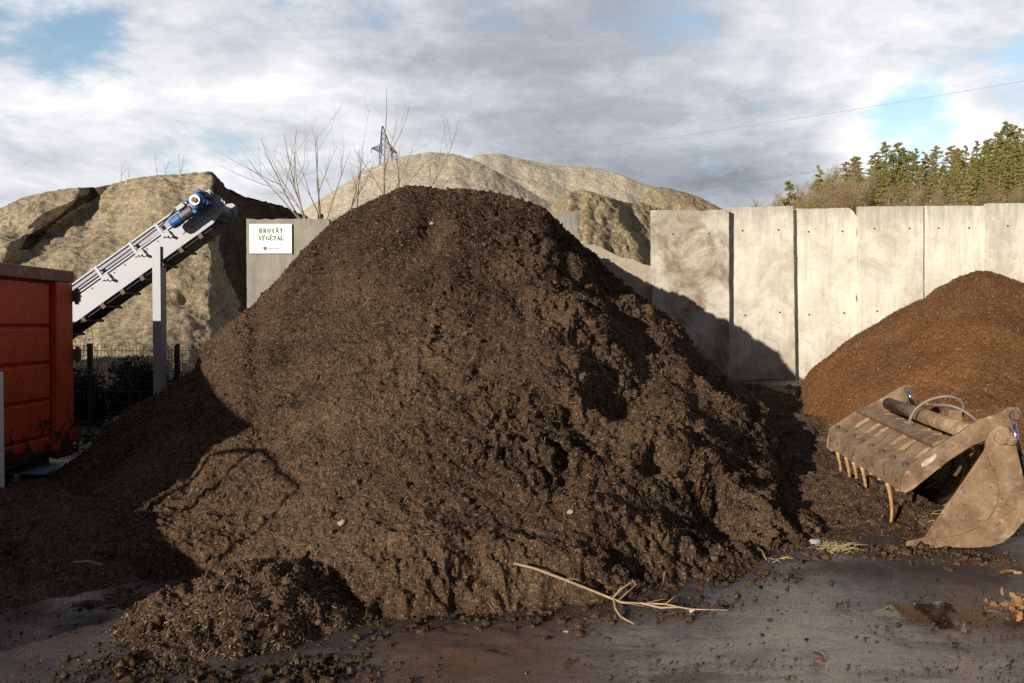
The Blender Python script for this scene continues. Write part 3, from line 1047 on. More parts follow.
slab(1057, 1122, 204, 15.1, CP2, 'pale concrete panel beyond the right edge', 0, 0, .3)
slab(1123, 1190, 205, 15.1, CP, 'last pale concrete panel far beyond the right edge', 0, 0, .3)

# --- sign with its lettering
a, b = at(249.5, 224, 14.97), at(292, 253.5, 14.97)
sg = empty('wall_sign', (float((a[0] + b[0]) / 2), 14.97, float(b[2])), 'white sign lettered BROYÂT VÉGÉTAL fixed to the grey panel', 'sign')
mb = MB()
mb.box(a[0], b[0], 14.962, 14.994, b[2], a[2])
mb.build('board', M['white_paint'], sg, bevel=.004)
GLY = {   # strokes on a 0..1 grid (x, z), thick strokes marked by the 5th number
    'B': [(.18, 0, .18, 1, 2), (.18, 1, .62, 1, 1), (.62, 1, .78, .86, 2), (.78, .86, .62, .54, 2), (.18, .54, .62, .54, 1), (.62, .54, .86, .34, 2), (.86, .34, .66, 0, 2), (.66, 0, .18, 0, 1), (.04, 0, .3, 0, 1), (.04, 1, .3, 1, 1)],
    'R': [(.18, 0, .18, 1, 2), (.18, 1, .62, 1, 1), (.62, 1, .80, .80, 2), (.80, .80, .62, .50, 2), (.62, .5, .18, .5, 1), (.5, .5, .88, 0, 2), (.04, 0, .34, 0, 1), (.04, 1, .3, 1, 1), (.78, 0, 1, 0, 1)],
    'O': [(.5, 1, .2, .84, 1), (.2, .84, .1, .5, 2), (.1, .5, .2, .16, 2), (.2, .16, .5, 0, 1), (.5, 0, .8, .16, 1), (.8, .16, .9, .5, 2), (.9, .5, .8, .84, 2), (.8, .84, .5, 1, 1)],
    'Y': [(.08, 1, .5, .48, 2), (.92, 1, .5, .48, 1), (.5, .48, .5, 0, 2), (-.04, 1, .24, 1, 1), (.76, 1, 1.04, 1, 1), (.34, 0, .66, 0, 1)],
    'A': [(.08, 0, .5, 1, 1), (.5, 1, .92, 0, 2), (.24, .36, .76, .36, 1), (-.04, 0, .22, 0, 1), (.76, 0, 1.06, 0, 1)],
    'T': [(.5, 0, .5, 1, 2), (.06, 1, .94, 1, 1), (.06, 1, .06, .8, 1), (.94, 1, .94, .8, 1), (.34, 0, .66, 0, 1)],
    'V': [(.08, 1, .5, 0, 2), (.92, 1, .5, 0, 1), (-.04, 1, .24, 1, 1), (.76, 1, 1.04, 1, 1)],
    'E': [(.18, 0, .18, 1, 2), (.04, 1, .84, 1, 1), (.04, 0, .88, 0, 1), (.18, .52, .62, .52, 1), (.84, 1, .84, .82, 1), (.88, 0, .88, .2, 1), (.62, .62, .62, .42, 1)],
    'G': [(.88, .8, .6, 1, 1), (.6, 1, .22, .84, 1), (.22, .84, .1, .5, 2), (.1, .5, .22, .14, 2), (.22, .14, .56, 0, 1), (.56, 0, .86, .12, 1), (.86, .12, .86, .44, 2), (.68, .44, 1, .44, 1)],
    'L': [(.18, 0, .18, 1, 2), (.04, 1, .34, 1, 1), (.04, 0, .86, 0, 1), (.86, 0, .86, .24, 1)],
}
ACC = {'^': [(.26, 1.14, .5, 1.34, 1.4), (.5, 1.34, .74, 1.14, 1.4)], "'": [(.42, 1.14, .72, 1.36, 1.5)]}


def lettering(name, text, cx, zb, h, adv, y, mat, parent):
    mb = MB()
    n = len([c for c in text if c not in "^'"])
    x = cx - n * adv / 2
    w = h * .74
    k = 0
    dy = 0
    for i, ch in enumerate(text):
        if ch in "^'":
            gl, x_ = ACC[ch], x - adv
        else:
            gl, x_ = GLY[ch], x
            x += adv
        for (ax, az, bx, bz, tk) in gl:
            p, q = Vector((x_ + ax * w, 0, zb + az * h)), Vector((x_ + bx * w, 0, zb + bz * h))
            dvec = (q - p).normalized()
            nn = Vector((-dvec.z, 0, dvec.x)) * (h * .062 * tk)
            e = dvec * h * .04
            dy += .00004
            yy = Vector((0, y - dy, 0))
            mb.poly([p - e - nn + yy, q + e - nn + yy, q + e + nn + yy, p - e + nn + yy])
    return mb.build(name, mat, parent)


cxs = (a[0] + b[0]) / 2 + .015
lettering('lettering', 'BROYA^T', cxs, a[2] - .155, .072, .072, 14.958, M['green_ink'], sg)
lettering('lettering', "VE'GE'TAL", cxs, a[2] - .285, .072, .064, 14.958, M['green_ink'], sg)
mb = MB()
ex, ez = cxs - .115, a[2] - .43
mb.prism([(ex - .028, 14.957, ez + .032), (ex + .028, 14.957, ez + .032), (ex + .028, 14.957, ez - .012), (ex, 14.957, ez - .036), (ex - .028, 14.957, ez - .012)], (0, .003, 0))
mb.build('emblem', M['green_ink'], sg)
mb = MB()
for k in range(11):
    if k == 5:
        continue
    mb.box(ex + .05 + k * .0185, ex + .062 + k * .0185, 14.957, 14.960, ez - .012, ez + (.012 if k % 3 else .018))
mb.build('small_print', M['pale_ink'], sg)


# ================================================================== RED SKIP CONTAINER
def red_mat():
    t = NT('worn_red_enamel')
    co = t.coord()
    c = t.mix(t.mapr(t.noise(3, 6, .65), .35, .7, 0, 1), (.60, .072, .025), (.46, .048, .019))
    c = t.mix(t.mapr(t.noise(22, 5, .7), .62, .70, 0, .75), c, (.10, .028, .018))
    sm = t.n('ShaderNodeMapping')
    sm.inputs['Scale'].default_value = (1, .35, 5)
    t.l(co, sm.inputs['Vector'])
    c = t.mix(t.mapr(t.noise(5, 8, .8, sm.outputs['Vector']), .60, .68, 0, .55), c, (.42, .19, .13))
    sv = t.n('ShaderNodeMapping')
    sv.inputs['Scale'].default_value = (1, 7, .5)
    t.l(co, sv.inputs['Vector'])
    c = t.mix(t.mapr(t.noise(2.2, 7, .7, sv.outputs['Vector']), .56, .72, 0, .55), c, (.14, .030, .014))
    sp = t.n('ShaderNodeSeparateXYZ')
    t.l(co, sp.inputs[0])
    low = t.mapr(sp.outputs[2], .25, .85, .30, 0)
    ad = t.n('ShaderNodeMath', operation='ADD')
    t.l(t.noise(4.2, 7, .72), ad.inputs[0])
    t.l(low, ad.inputs[1])
    c = t.mix(t.mapr(ad.outputs[0], .70, .76, 0, .95), c, (.030, .018, .014))
    t.col(c)
    t.rough(.42)
    t.bump(t.noise(30, 5, .7), .2, .006)
    return t.m


RED = red_mat()
rim = rust_mat('faded_red_rim', (.28, .095, .065), (.22, .13, .10), (.40, .33, .29), 6)
def container(XS, Y0, Y1, ZB, ZT, long_, label, group):
    XL = XS - long_
    bin_ = empty('skip_container', (XS - long_ / 2, (Y0 + Y1) / 2, 0), label, 'container', group)
    mb = MB()
    mb.box(XS - .055, XS - .05, Y0, Y1, ZB, ZT - .02)          # side skin towards the heap
    mb.box(XL + .05, XL + .055, Y0, Y1, ZB, ZT - .02)
    mb.box(XL + .06, XS - .06, Y1 - .055, Y1 - .05, ZB, ZT - .02)
    mb.box(XL + .06, XS - .06, Y0 + .05, Y0 + .055, ZB, ZT - .02)
    mb.box(XL + .06, XS - .06, Y0 + .06, Y1 - .06, ZB, ZB + .02)
    mb.build('shell', RED, bin_)
    zs = [ZB + .03, .41, .80, 1.19, 1.58, ZT - .14]
    for z0, z1 in zip(zs[:-1], zs[1:]):                         # pressed side boards with grooves between
        mb = MB()
        mb.prism([(XS - .048, Y0 + .10, z0 + .004), (XS - .010, Y0 + .10, z0 + .034), (XS - .010, Y0 + .10, z1 - .020), (XS - .048, Y0 + .10, z1 - .004)], (0, Y1 - .50 - Y0, 0))
        mb.build('side_board', RED, bin_, bevel=.006)
    for y0, y1 in ((Y1 - .34, Y1), (Y0, Y0 + .09)):
        mb = MB()
        mb.box(XS - .046, XS + .035, y0, y1, ZB - .02, ZT - .135)
        mb.build('corner_post', RED, bin_, bevel=.012)
    mb = MB()
    mb.box(XS - .13, XS + .045, Y0 - .02, Y1 + .02, ZT - .13, ZT)
    mb.box(XL - .045, XL + .13, Y0 - .02, Y1 + .02, ZT - .13, ZT)
    mb.box(XL + .133, XS - .133, Y1 - .13, Y1 + .02, ZT - .13, ZT)
    mb.box(XL + .133, XS - .133, Y0 - .02, Y0 + .13, ZT - .13, ZT)
    mb.build('rim', rim, bin_, bevel=.012)
    for z in (1.86, 1.21, .30):
        mb = MB()
        mb.box(XS - .02, XS + .09, Y1 + .004, Y1 + .07, z, z + .12)
        mb.rod((XS + .06, Y1 + .04, z - .03), (XS + .06, Y1 + .04, z + .15), .022)
        mb.build('hinge', M['rust_dark'], bin_)
    for x in (XS - .62, XL + .62):
        mb = MB()
        mb.box(x - .05, x + .05, Y0 + .1, Y1 - .1, .015, ZB - .004)
        mb.build('skid_rail', M['rust_dark'], bin_)
    for x in (XS - .28, XL + .28):
        mb = MB()
        mb.rod((x - .12, Y1 - .25, .10), (x + .12, Y1 - .25, .10), .10, 18)
        mb.build('roller', M['galv_dark'], bin_, bevel=.008)


container(-4.94, 7.10, 9.50, .17, 2.20, 5.8, 'red open steel skip container with scraped ribbed side, at the left edge', 'red skip containers')
container(-5.40, 2.50, 6.15, .17, 2.12, 4.0, 'added unseen red skip container outside the left edge, throwing shade on the heap', 'red skip containers')  # added unseen container, fitted to the straight shade edge on the heap
XS, Y1 = -4.94, 9.5
mb = MB()
mb.obox((XS - .35, 8.75, .06), (.42, .1, -.03), (.05, .55, .02), (0, .01, .03))
o = mb.build('plastic_sheet', M['tarp'], None, bevel=.01)
tag(o, 'crumpled blue grey plastic sheet on the ground under the red container\'s corner', 'sheet')

mb = MB()
q0, q1 = at(0, 483, 8.05), at(0, 372, 8.05)
mb.box(q0[0] - .035, q0[0] + .028, 8.02, 8.08, -.05, q1[2])
tag(mb.build('marker_post', M['white_paint'], None, bevel=.008), 'slim white post beside the red container, cut by the left edge', 'post')

# unseen shade casters added outside the left edge, shaped to the wanted shadows
for x0, x1, y0, y1, z1, lab in ((-13.0, -8.7, 10.2, 11.4, 2.42, 'tall grey concrete block far outside the left edge, behind the red container'), (-5.3, -4.0, 2.2, 3.95, .92, 'added low unseen grey block outside the left edge, nearest the camera, for its shade')):
    t_ = empty('shade_block', ((x0 + x1) / 2, (y0 + y1) / 2, 0), lab, 'block', 'added shade blocks outside the left edge')
    mb = MB()
    mb.box(x0, x1, y0, y1, -.02, z1)
    mb.build('block', CPD, t_, bevel=.03)
    for k in (.3, .7):
        mb = MB()
        q = Vector((x0 + (x1 - x0) * k, (y0 + y1) / 2, z1))
        mb.tube([q + Vector((-.07, 0, -.02)), q + Vector((-.06, 0, .07)), q + Vector((.06, 0, .07)), q + Vector((.07, 0, -.02))], .012, 8)
        mb.build('lifting_eye', M['rust_dark'], t_)
mb = MB()  # added unseen frame, bent to throw the thin shadow lines
pf = [Vector((-4.2, 3.9, .92)), Vector((-4.2, 3.9, 1.41)), Vector((-4.2, 3.3, 1.6)), Vector((-4.2, 2.12, 1.62)), Vector((-4.2, 2.25, .92))]
mb.tube(pf, .022, 10)
mb.tube([Vector((-4.2, 3.38, 1.57)), Vector((-4.2, 3.5, .93))], .018, 8)
tag(mb.build('shade_frame', M['rust_dark'], None), 'added unseen bent pipe frame on the low block, for its thin shadows', 'frame')


# ================================================================== BELT CONVEYOR
YC = 11.3
o0 = at(66, 329, YC)
e = Vector((142, 0, 101)).normalized()
nrm = Vector((-e.z, 0, e.x))
SC = YC / F
conv = empty('belt_conveyor', (float(o0[0]) + .2, YC + .35, 0), 'galvanised belt conveyor rising to the right with a blue drive motor', 'conveyor')


def cl(s_, n_, y_):      # conveyor pixels -> world
    return Vector(o0) + e * (s_ * SC) + nrm * (n_ * SC) + Vector((0, y_, 0))


def cplate(name, pts, y, th, mat, bevel=.004):
    mb = MB()
    mb.prism([cl(s_, n_, y) for s_, n_ in pts], (0, th, 0))
    return mb.build(name, mat, conv, bevel=bevel)


W = .50
S0 = -235
for yy in (0, W):
    cplate('side_plate', [(S0, 0), (181, 0), (200, 5), (204, 11), (202, 17), (192, 22), (S0, 22)], yy, .006, M['galv'])
    cplate('skirt_board', [(S0, 23), (196, 23), (193, 33), (S0, 33)], yy + (.07 if yy == 0 else -.07), .005, M['galv_dark'])
    mb = MB()
    mb.obox(cl(S0, 33, yy + (.05 if yy == 0 else -.09)), e * (427 * SC), (0, .045, 0), nrm * (1.6 * SC))
    mb.build('top_lip', M['galv'], conv)
    mb = MB()
    mb.obox(cl(S0, 21, yy - (.02 if yy == 0 else -.008)), e * (413 * SC), (0, .018, 0), nrm * (1.4 * SC))
    mb.build('edge_rail', M['galv'], conv)
mb = MB()          # belt loop
mb.obox(cl(S0, 20, .10), e * (425 * SC), (0, W - .2, 0), nrm * (1.0 * SC))
mb.obox(cl(S0, -2.5, .04), e * (412 * SC), (0, W - .08, 0), nrm * (1.2 * SC))
mb.rod(cl(189, 11, .03), cl(189, 11, W - .03), 9 * SC, 20)
mb.build('belt', M['black'], conv)
for s_ in range(-220, 180, 24):
    mb = MB()
    mb.rod(cl(s_, -3.6, -.01), cl(s_, -3.6, W + .01), 1.5 * SC, 10)
    mb.obox(cl(s_ - 2.0, -5.5, -.012), e * (4 * SC), (0, .02, 0), nrm * (5.3 * SC))
    mb.build('return_roller', M['rust_dark'], conv)
for s_ in (62, 104, 136, -60):
    mb = MB()
    mb.obox(cl(s_ - 3, 17, -.03), e * (3 * SC), (0, .026, 0), nrm * (16 * SC))
    mb.obox(cl(s_, 15, -.05), e * (5.5 * SC), (0, .045, 0), nrm * (5 * SC))
    mb.rod(cl(s_ + 5, 13, -.07), cl(s_ + 5, 13, 0), 1.6 * SC, 8)
    mb.build('bracket', M['galv'], conv)
for k in range(30):
    s_ = -225 + k * 13.5
    mb = MB()
    mb.rod(cl(s_, 18, -.012), cl(s_, 18, -.002), .011, 6)
    mb.build('bolt', M['galv_dark'], conv)
mb = MB()          # head plate with bearing housing
mb.prism([cl(s_, n_, -.012) for s_, n_ in ((150, 9), (199, 9), (203, 13), (203, 19), (197, 25), (176, 25))], (0, .010, 0))
mb.obox(cl(186, 22, -.10), e * (14 * SC), (0, .085, 0), nrm * (6 * SC))
mb.rod(cl(196, 24, -.14), cl(196, 24, -.02), 3.2 * SC, 12)
mb.build('head_plate', M['galv'], conv, bevel=.004)
gb = MB()          # gearbox
gb.obox(cl(178.5, 14.5, -.30), e * (14 * SC), (0, .26, 0), nrm * (14 * SC))
gear = gb.build('gearbox', M['blue'], conv, bevel=.03)
mb = MB()
mb.rod(cl(185.5, 21.5, -.335), cl(185.5, 21.5, -.305), 5.2 * SC, 20)
mb.build('gear_flange', M['white_paint'], conv, bevel=.004)
mb = MB()
mb.rod(cl(185.5, 21.5, -.36), cl(185.5, 21.5, -.338), 2.6 * SC, 14)
mb.build('shaft_end', M['rust'], conv)
for s_, n_ in ((176, 12.5), (176, 26.5), (190, 26.5), (190, 12.5)):
    mb = MB()
    mb.obox(cl(s_, n_, -.26), e * (4 * SC), (0, .2, 0), nrm * (4 * SC))
    mb.build('gearbox_lug', M['blue'], conv, bevel=.01)
mb = MB()
mb.tube([cl(150, 19, -.17), cl(153, 19, -.17), cl(162, 19, -.17)], [4.6 * SC, 5.6 * SC, 5.6 * SC], 18)
mb.build('fan_cover', M['blue'], conv, bevel=.006)
mb = MB()
mb.tube([cl(162.5, 19, -.17), cl(175.5, 19, -.17)], 4.6 * SC, 18)
for k in range(9):
    mb.tube([cl(163.4 + k * 1.4, 19, -.17), cl(163.9 + k * 1.4, 19, -.17)], 5.4 * SC, 18)
mb.build('motor', M['galv_dark'], conv)
mb = MB()
mb.obox(cl(164, 24.5, -.24), e * (9 * SC), (0, .13, 0), nrm * (4.5 * SC))
mb.build('terminal_box', M['galv'], conv, bevel=.006)
mb = MB()
mb.tube([cl(168, 29, -.15), cl(160, 31, -.08), cl(140, 28, -.02), cl(100, 27.5, .02), cl(40, 27.5, .03), cl(-60, 27.5, .03)], .010, 6)
mb.build('cable', M['black'], conv, smooth=True)
# support post: an open channel
px0, px1 = at(153, 300, YC - .02)[0], at(161, 300, YC - .02)[0]
zt_ = at(157, 246, YC)[2]
for yy in (0.0,):
    mb = MB()
    y_ = YC - .035 + yy
    mb.box(px0, px1, y_, y_ + .008, .0, zt_)
    mb.box(px0, px0 + .008, y_ + .0085, y_ + .20, .0, zt_ - .02)
    mb.box(px1 - .012, px1 - .004, y_ + .0085, y_ + .20, .0, zt_ - .04)
    mb.build('support_leg', M['galv'], conv)


# ================================================================== FENCE, BRAMBLES, WEEDS
fx0, fx1, fy = -10.2, -4.25, 13.25
fzt = at(130, 346, fy)[2]
fence = empty('mesh_fence', ((fx0 + fx1) / 2, fy, 0), 'low dark wire mesh fence under the conveyor, in the shade', 'fence')
mb = MB()
x = fx0
while x < fx1:
    mb.rod((x, fy, .05), (x, fy, fzt + rng.uniform(0, .03)), .0032, 4)
    x += .055
for z in np.arange(.08, fzt, .16):
    mb.rod((fx0, fy - .008, z), (fx1, fy - .008, z), .005, 4)
mb.build('wire_mesh', M['fence'], fence)
for x in (fx0, -8.2, -6.6, at(176, 350, fy)[0], fx1):
    mb = MB()
    mb.box(x - .035, x + .035, fy + .01, fy + .07, 0, fzt + .04)
    mb.build('post', M['fence'], fence)


def leafy(n, cen, rad, size, seed, drop=0.0, up=0.0):
    """soup of leaf-sized quads inside an ellipsoid"""
    r = np.random.default_rng(seed)
    p = r.normal(size=(n, 3))
    p /= np.linalg.norm(p, axis=1)[:, None]
    p = p * (r.random((n, 1)) ** (1 / 2.2)) * np.array(rad) + np.array(cen)
    a = r.normal(size=(n, 3)) + np.array([0, 0, up])
    a /= np.linalg.norm(a, axis=1)[:, None]
    b = np.cross(a, r.normal(size=(n, 3)))
    b /= np.linalg.norm(b, axis=1)[:, None]
    s = r.uniform(.5, 1.2, (n, 1)) * size
    return np.stack([p - a * s, p + b * s * .42, p + a * s, p - b * s * .42], 1).reshape(-1, 3)


def branchwork(mb_pts, base, dirv, length, rad, depth, r, spread=.55, n=3, wob=.12, curve=0.15, kids=(2, 4), lean=Vector((0, 0, .25))):
    """recursive tapered limbs, written as (points, radii) lists"""
    k = 5 if depth > 0 else 4
    pts, rr = [Vector(base)], [rad]
    d = Vector(dirv).normalized()
    for i in range(1, k + 1):
        d = (d + Vector((r.gauss(0, wob), r.gauss(0, wob), r.gauss(0, wob * .6))) + lean * curve).normalized()
        pts.append(pts[-1] + d * (length / k))
        rr.append(rad * (1 - .75 * i / k))
    mb_pts.append((pts, rr))
    if depth > 0:
        for _ in range(r.randint(*kids)):
            t_ = r.uniform(.25, .95)
            i = min(k - 1, int(t_ * k))
            p = pts[i].lerp(pts[i + 1], t_ * k - i)
            q = Vector((r.gauss(0, 1), r.gauss(0, 1), r.gauss(0, .6))).normalized()
            nd = (d * (1 - spread) + q * spread).normalized()
            branchwork(mb_pts, p, nd, length * r.uniform(.42, .68), max(rr[i] * .62, .002), depth - 1, r, spread, n, wob, curve, kids, lean)


def tubes(lst, n=4, name='limbs'):
    V, Fc, base = [], [], 0
    for pts, rr in lst:
        pv = None
        for i, p in enumerate(pts):
            d = (pts[min(i + 1, len(pts) - 1)] - pts[max(i - 1, 0)]).normalized()
            a = Vector((0, 0, 1)) if abs(d.z) < .8 else Vector((1, 0, 0))
            a = (a - d * a.dot(d)).normalized()
            b = d.cross(a)
            for k in range(n):
                q = p + (a * math.cos(2 * math.pi * k / n) + b * math.sin(2 * math.pi * k / n)) * rr[i]
                V.append(q[:])
            if i:
                for k in range(n):
                    Fc.append((base + (i - 1) * n + k, base + (i - 1) * n + (k + 1) % n, base + i * n + (k + 1) % n, base + i * n + k))
        base += len(pts) * n
    return np.array(V), np.array(Fc)


def shrub(name, base, label, cat, specs, seed, mat, group=None, lean=Vector((0, 0, .25)), n=4):
    """specs: list of (direction, length, radius, depth)"""
    r = random.Random(seed)
    lst = []
    for dv, L, rad, dp in specs:
        b = (r.gauss(0, .08), r.gauss(0, .08), -.1)
        branchwork(lst, b, dv, L, rad, dp, r, spread=.42, wob=.06, curve=.12, lean=lean)
    V, Fc = tubes(lst, n)
    o = link(name, np_mesh(name, V, Fc), mat)
    o.location = base
    return tag(o, label, cat, group)


for i, (px, Yb, lab) in enumerate(((92, 13.6, 'dark bramble thicket behind the mesh fence, beside the red container'), (140, 13.7, 'dark bramble thicket behind the mesh fence, left of the conveyor post'), (182, 13.75, 'dark bramble thicket behind the mesh fence, right of the conveyor post'))):
    base = at(px, 400, Yb)
    t_ = empty('bramble_bush', (float(base[0]), Yb, 0), lab, 'bush', 'brambles behind the fence')
    V = np.concatenate([leafy(900, (base[0] + random.uniform(-.3, .3), Yb + random.uniform(-.1, .25), random.uniform(.2, .85)), (.38, .3, .3), .045, 100 + i * 9 + k) for k in range(5)])
    under(link('foliage', np_mesh('foliage', V, np.arange(len(V)).reshape(-1, 4)), M['bramble']), t_)
    lst = []
    r = random.Random(i + 40)
    for k in range(9):
        branchwork(lst, (base[0] + r.gauss(0, .3), Yb + r.gauss(0, .15), -.05), (r.gauss(0, .35), r.gauss(0, .3), 1), r.uniform(.9, 1.9), .010, 1, r, .5)
    V, Fc = tubes(lst)
    under(link('stems', np_mesh('stems', V, Fc), M['bark']), t_)

pl = []
for k in range(60):
    pl.append(leafy(12, (rng.uniform(-5.6, -4.3), rng.uniform(10.6, 12.6), rng.uniform(.02, .25)), (.10, .10, .12), .06, 300 + k, up=.8))
V = np.concatenate(pl)
tag(link('green_weeds', np_mesh('green_weeds', V, np.arange(len(V)).reshape(-1, 4)), M['weed']), 'green weeds on the shaded ground between the container and the fence', 'weeds', kind='stuff')

# dry stalks at the sign panel's foot
b = at(243, 318, 15.35)
shrub('dry_weed', (float(b[0]), 15.4, .35), 'dry bare weed stalks at the left foot of the sign panel', 'weed',
      [((rng.normal(0, .5), rng.normal(0, .3), 1), rng.uniform(.5, 1.0), .008, 2) for _ in range(16)], 71, M['twig'])

# bare saplings beyond the wall
sap = [
    (305, 216, 18.0, [((-.62, 0, 1), 2.0, .018, 2), ((-.42, .1, 1), 2.1, .018, 2), ((-.9, -.1, 1), 1.8, .016, 2), ((-.2, .2, 1), 1.7, .016, 2), ((-.55, .3, .9), 2.0, .015, 2)], 'bare sapling with thin fanning stems, leftmost behind the sign panel'),
    (322, 214, 18.6, [((.12, 0, 1), 1.9, .017, 2), ((-.10, .1, 1), 2.1, .018, 2), ((.3, .1, 1), 1.7, .015, 2), ((-.3, 0, 1), 1.7, .014, 2)], 'bare sapling with upright stems behind the sign panel\'s right edge'),
    (352, 208, 19.2, [((.35, 0, 1), 1.6, .016, 2), ((.62, .1, 1), 1.5, .016, 2), ((.1, .1, 1), 1.5, .014, 2)], 'short bare sapling leaning right, between the tall sapling and the sign panel'),
    (391, 196, 20.0, [((-.06, 0, 1), 2.75, .022, 2), ((-.55, .1, .8), 1.6, .014, 1), ((.55, .1, .8), 1.5, .013, 1)], 'tallest bare sapling standing in front of the pylon'),
    (401, 194, 20.4, [((-.02, 0, 1), 1.35, .024, 1), ((.45, .1, .55), 1.3, .012, 2)], 'stubby bare sapling right of the pylon with a cut top'),
    (424, 190, 21.0, [((.38, 0, 1), 1.9, .016, 2), ((.15, .1, 1), 1.0, .012, 2), ((.75, .1, .8), 1.2, .012, 2)], 'bare sapling leaning right above the rounded gravel mound, rightmost'),
]
for i, (px, py, Y, specs, lab) in enumerate(sap):
    p = at(px, py, Y)
    zb = 0.8
    specs = [(d_, L + 0, r_, k) for d_, L, r_, k in specs]
    # stems start low behind the wall: first a common stool
    o = shrub('bare_sapling', (float(p[0]), Y, float(p[2]) - .1), lab, 'sapling', specs, 80 + i, M['twig'], 'bare saplings behind the wall', Vector((0, 0, .35)))
    lst = [([Vector((0, 0, -float(p[2]) + zb - .4)), Vector((0, 0, -1.0)), Vector((0, 0, .1))], [.05, .04, .03])]
    V, Fc = tubes(lst, 6)
    c = link('stool', np_mesh('stool', V, Fc), M['bark'])
    c.parent = o
for i, (px, py, h) in enumerate(((122, 179, .55), (160, 174, .75), (177, 173, .75))):
    p = at(px, py, 23.8)
    shrub('dry_stalk', (float(p[0]), 23.8, float(p[2]) - .15), ('short dry stalk on the crest of the tan mound, leftmost', 'dry stalk on the crest of the tan mound, middle one', 'dry stalk on the crest of the tan mound, nearest the dark flank')[i], 'dry stalk',
          [((.15 * k, 0, 1), h * (1 - .25 * k) + .1, .010, 1) for k in range(2)], 95 + i, M['twig'], 'dry stalks on the tan mound')


# ================================================================== GRAPPLE BUCKET
BO = np.array([2.86, 6.13, 0.0])
BU = np.array([.984, -.179, 0]); BU /= np.linalg.norm(BU)
BW = np.array([.179, .984, 0]); BW /= np.linalg.norm(BW)
WB = 2.72
CAM = np.array([0, 0, CAMZ])


def bpt(px, py, w):
    """point of the vertical plane at width w of the bucket that is seen at a pixel"""
    d = ray(px, py)
    t_ = ((BO + BW * w - CAM) @ BW) / (d @ BW)
    return CAM + d * t_


def buz(px, py, w):
    p = bpt(px, py, w) - BO
    return float(p @ BU), float(p[2])


def bl(u, z, w):
    return Vector(BO + BU * u + BW * w + np.array([0, 0, z]))


bk_ = empty('grapple_bucket', bl(.6, 0, WB / 2), 'rusty tractor grapple bucket with orange tines, lying open beside the huge heap', 'bucket')


def bprism(name, uz, w0, w1, mat, bevel=.006):
    mb = MB()
    mb.prism([bl(u, z, w0) for u, z in uz], BW * (w1 - w0))
    return mb.build(name, mat, bk_, bevel=bevel)


side_px = [(907, 547.5), (908, 542), (925, 537), (940, 515), (962, 484), (985, 450), (986, 441), (990, 432), (999, 425.5), (1008, 427), (1014, 435), (1018, 452), (1024, 478), (1030, 497),
           (1029, 510), (1024, 522), (1014, 534), (1003, 543), (990, 547), (975, 548)]
side_uz = [buz(x, y, 0) for x, y in side_px]
side_uz = [(u, max(z, -.01)) for u, z in side_uz]
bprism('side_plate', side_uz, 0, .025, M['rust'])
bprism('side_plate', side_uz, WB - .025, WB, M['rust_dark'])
ov = [buz(x, y, 0) for x, y in [(986, 455), (991, 466), (996, 478), (998.5, 490), (996.5, 503), (989, 517), (978, 527), (964, 533), (948, 537), (926, 538.5), (941, 517), (963, 486)]]
bprism('wear_plate', ov, -.014, -.002, M['rust'], bevel=.004)
# cutting edge tip
bprism('edge_tip', [buz(x, y, 0) for x, y in [(905, 547.5), (906, 541), (925, 536.5), (934, 541), (938, 547.5)]], -.016, -.003, M['rust'], bevel=.004)
# shell: swept sheet along bottom and rear
out = [buz(x, y, 0) for x, y in [(948, 547.2), (975, 547.2), (990, 546), (1003, 542), (1014, 533), (1023.5, 521), (1028, 509), (1028.5, 497), (1022.5, 478), (1016, 452), (1012, 438)]]
out = [(u, max(.004, z + .006)) for u, z in out]
mid = np.array([.45, .45])
inn = [(u + (mid[0] - u) * .035, z + (mid[1] - z) * .04) for u, z in out]
bprism('shell', out + inn[::-1], .028, WB - .028, M['rust'], bevel=0)
for k in range(6):       # curved ribs inside the shell
    w = .22 + k * (WB - .44) / 5
    r1 = [(u + (mid[0] - u) * .045, z + (mid[1] - z) * .05) for u, z in out[2:]]
    r2 = [(u + (mid[0] - u) * .20, z + (mid[1] - z) * .22) for u, z in out[2:]]
    bprism('rib', r1 + r2[::-1], w, w + .03, M['rust'], bevel=.003)
# pivot bosses
for w0, w1 in ((-.035, -.004), (WB + .004, WB + .035)):
    for (x, y, r_) in ((1001, 437, .050), (1010, 440, .034)):
        u, z = buz(x, y, 0)
        mb = MB()
        mb.rod(bl(u, z, w0), bl(u, z, w1), r_, 20)
        mb.rod(bl(u, z, w0 - .012), bl(u, z, w0 - .001), r_ * .55, 14)
        mb.build('pivot_boss', M['rust'], bk_, bevel=.004)

# grab arms
arm_px = [(1021, 413), (1019, 407), (1009, 407), (995, 414), (977, 420), (960, 432), (930, 450), (911, 464), (902, 476), (900, 488), (904, 493.5), (913, 489), (924, 480), (948, 461), (971, 446), (989, 439), (1007, 428), (1018, 421)]
arm = [buz(x, y, .06) for x, y in arm_px]
bprism('grab_arm', arm, .045, .085, M['rust'], bevel=.008)
arm_f = [buz(x, y, WB - .06) for x, y in [(912, 388), (909, 384.5), (904, 385), (878, 400), (854, 412), (829, 428), (826, 447), (832, 452), (852, 437), (866, 424), (884, 414), (903, 407), (908, 400)]]
bprism('grab_arm', arm_f, WB - .085, WB - .045, M['rust'], bevel=.008)
st_ = [buz(x, y, .045) for x, y in [(921, 464), (925, 459), (930, 458), (935, 453), (937, 455), (935, 459), (930, 463), (926, 466), (922, 467)]]
bprism('worn_sticker', st_, .0415, .0435, M['sticker'], bevel=0)
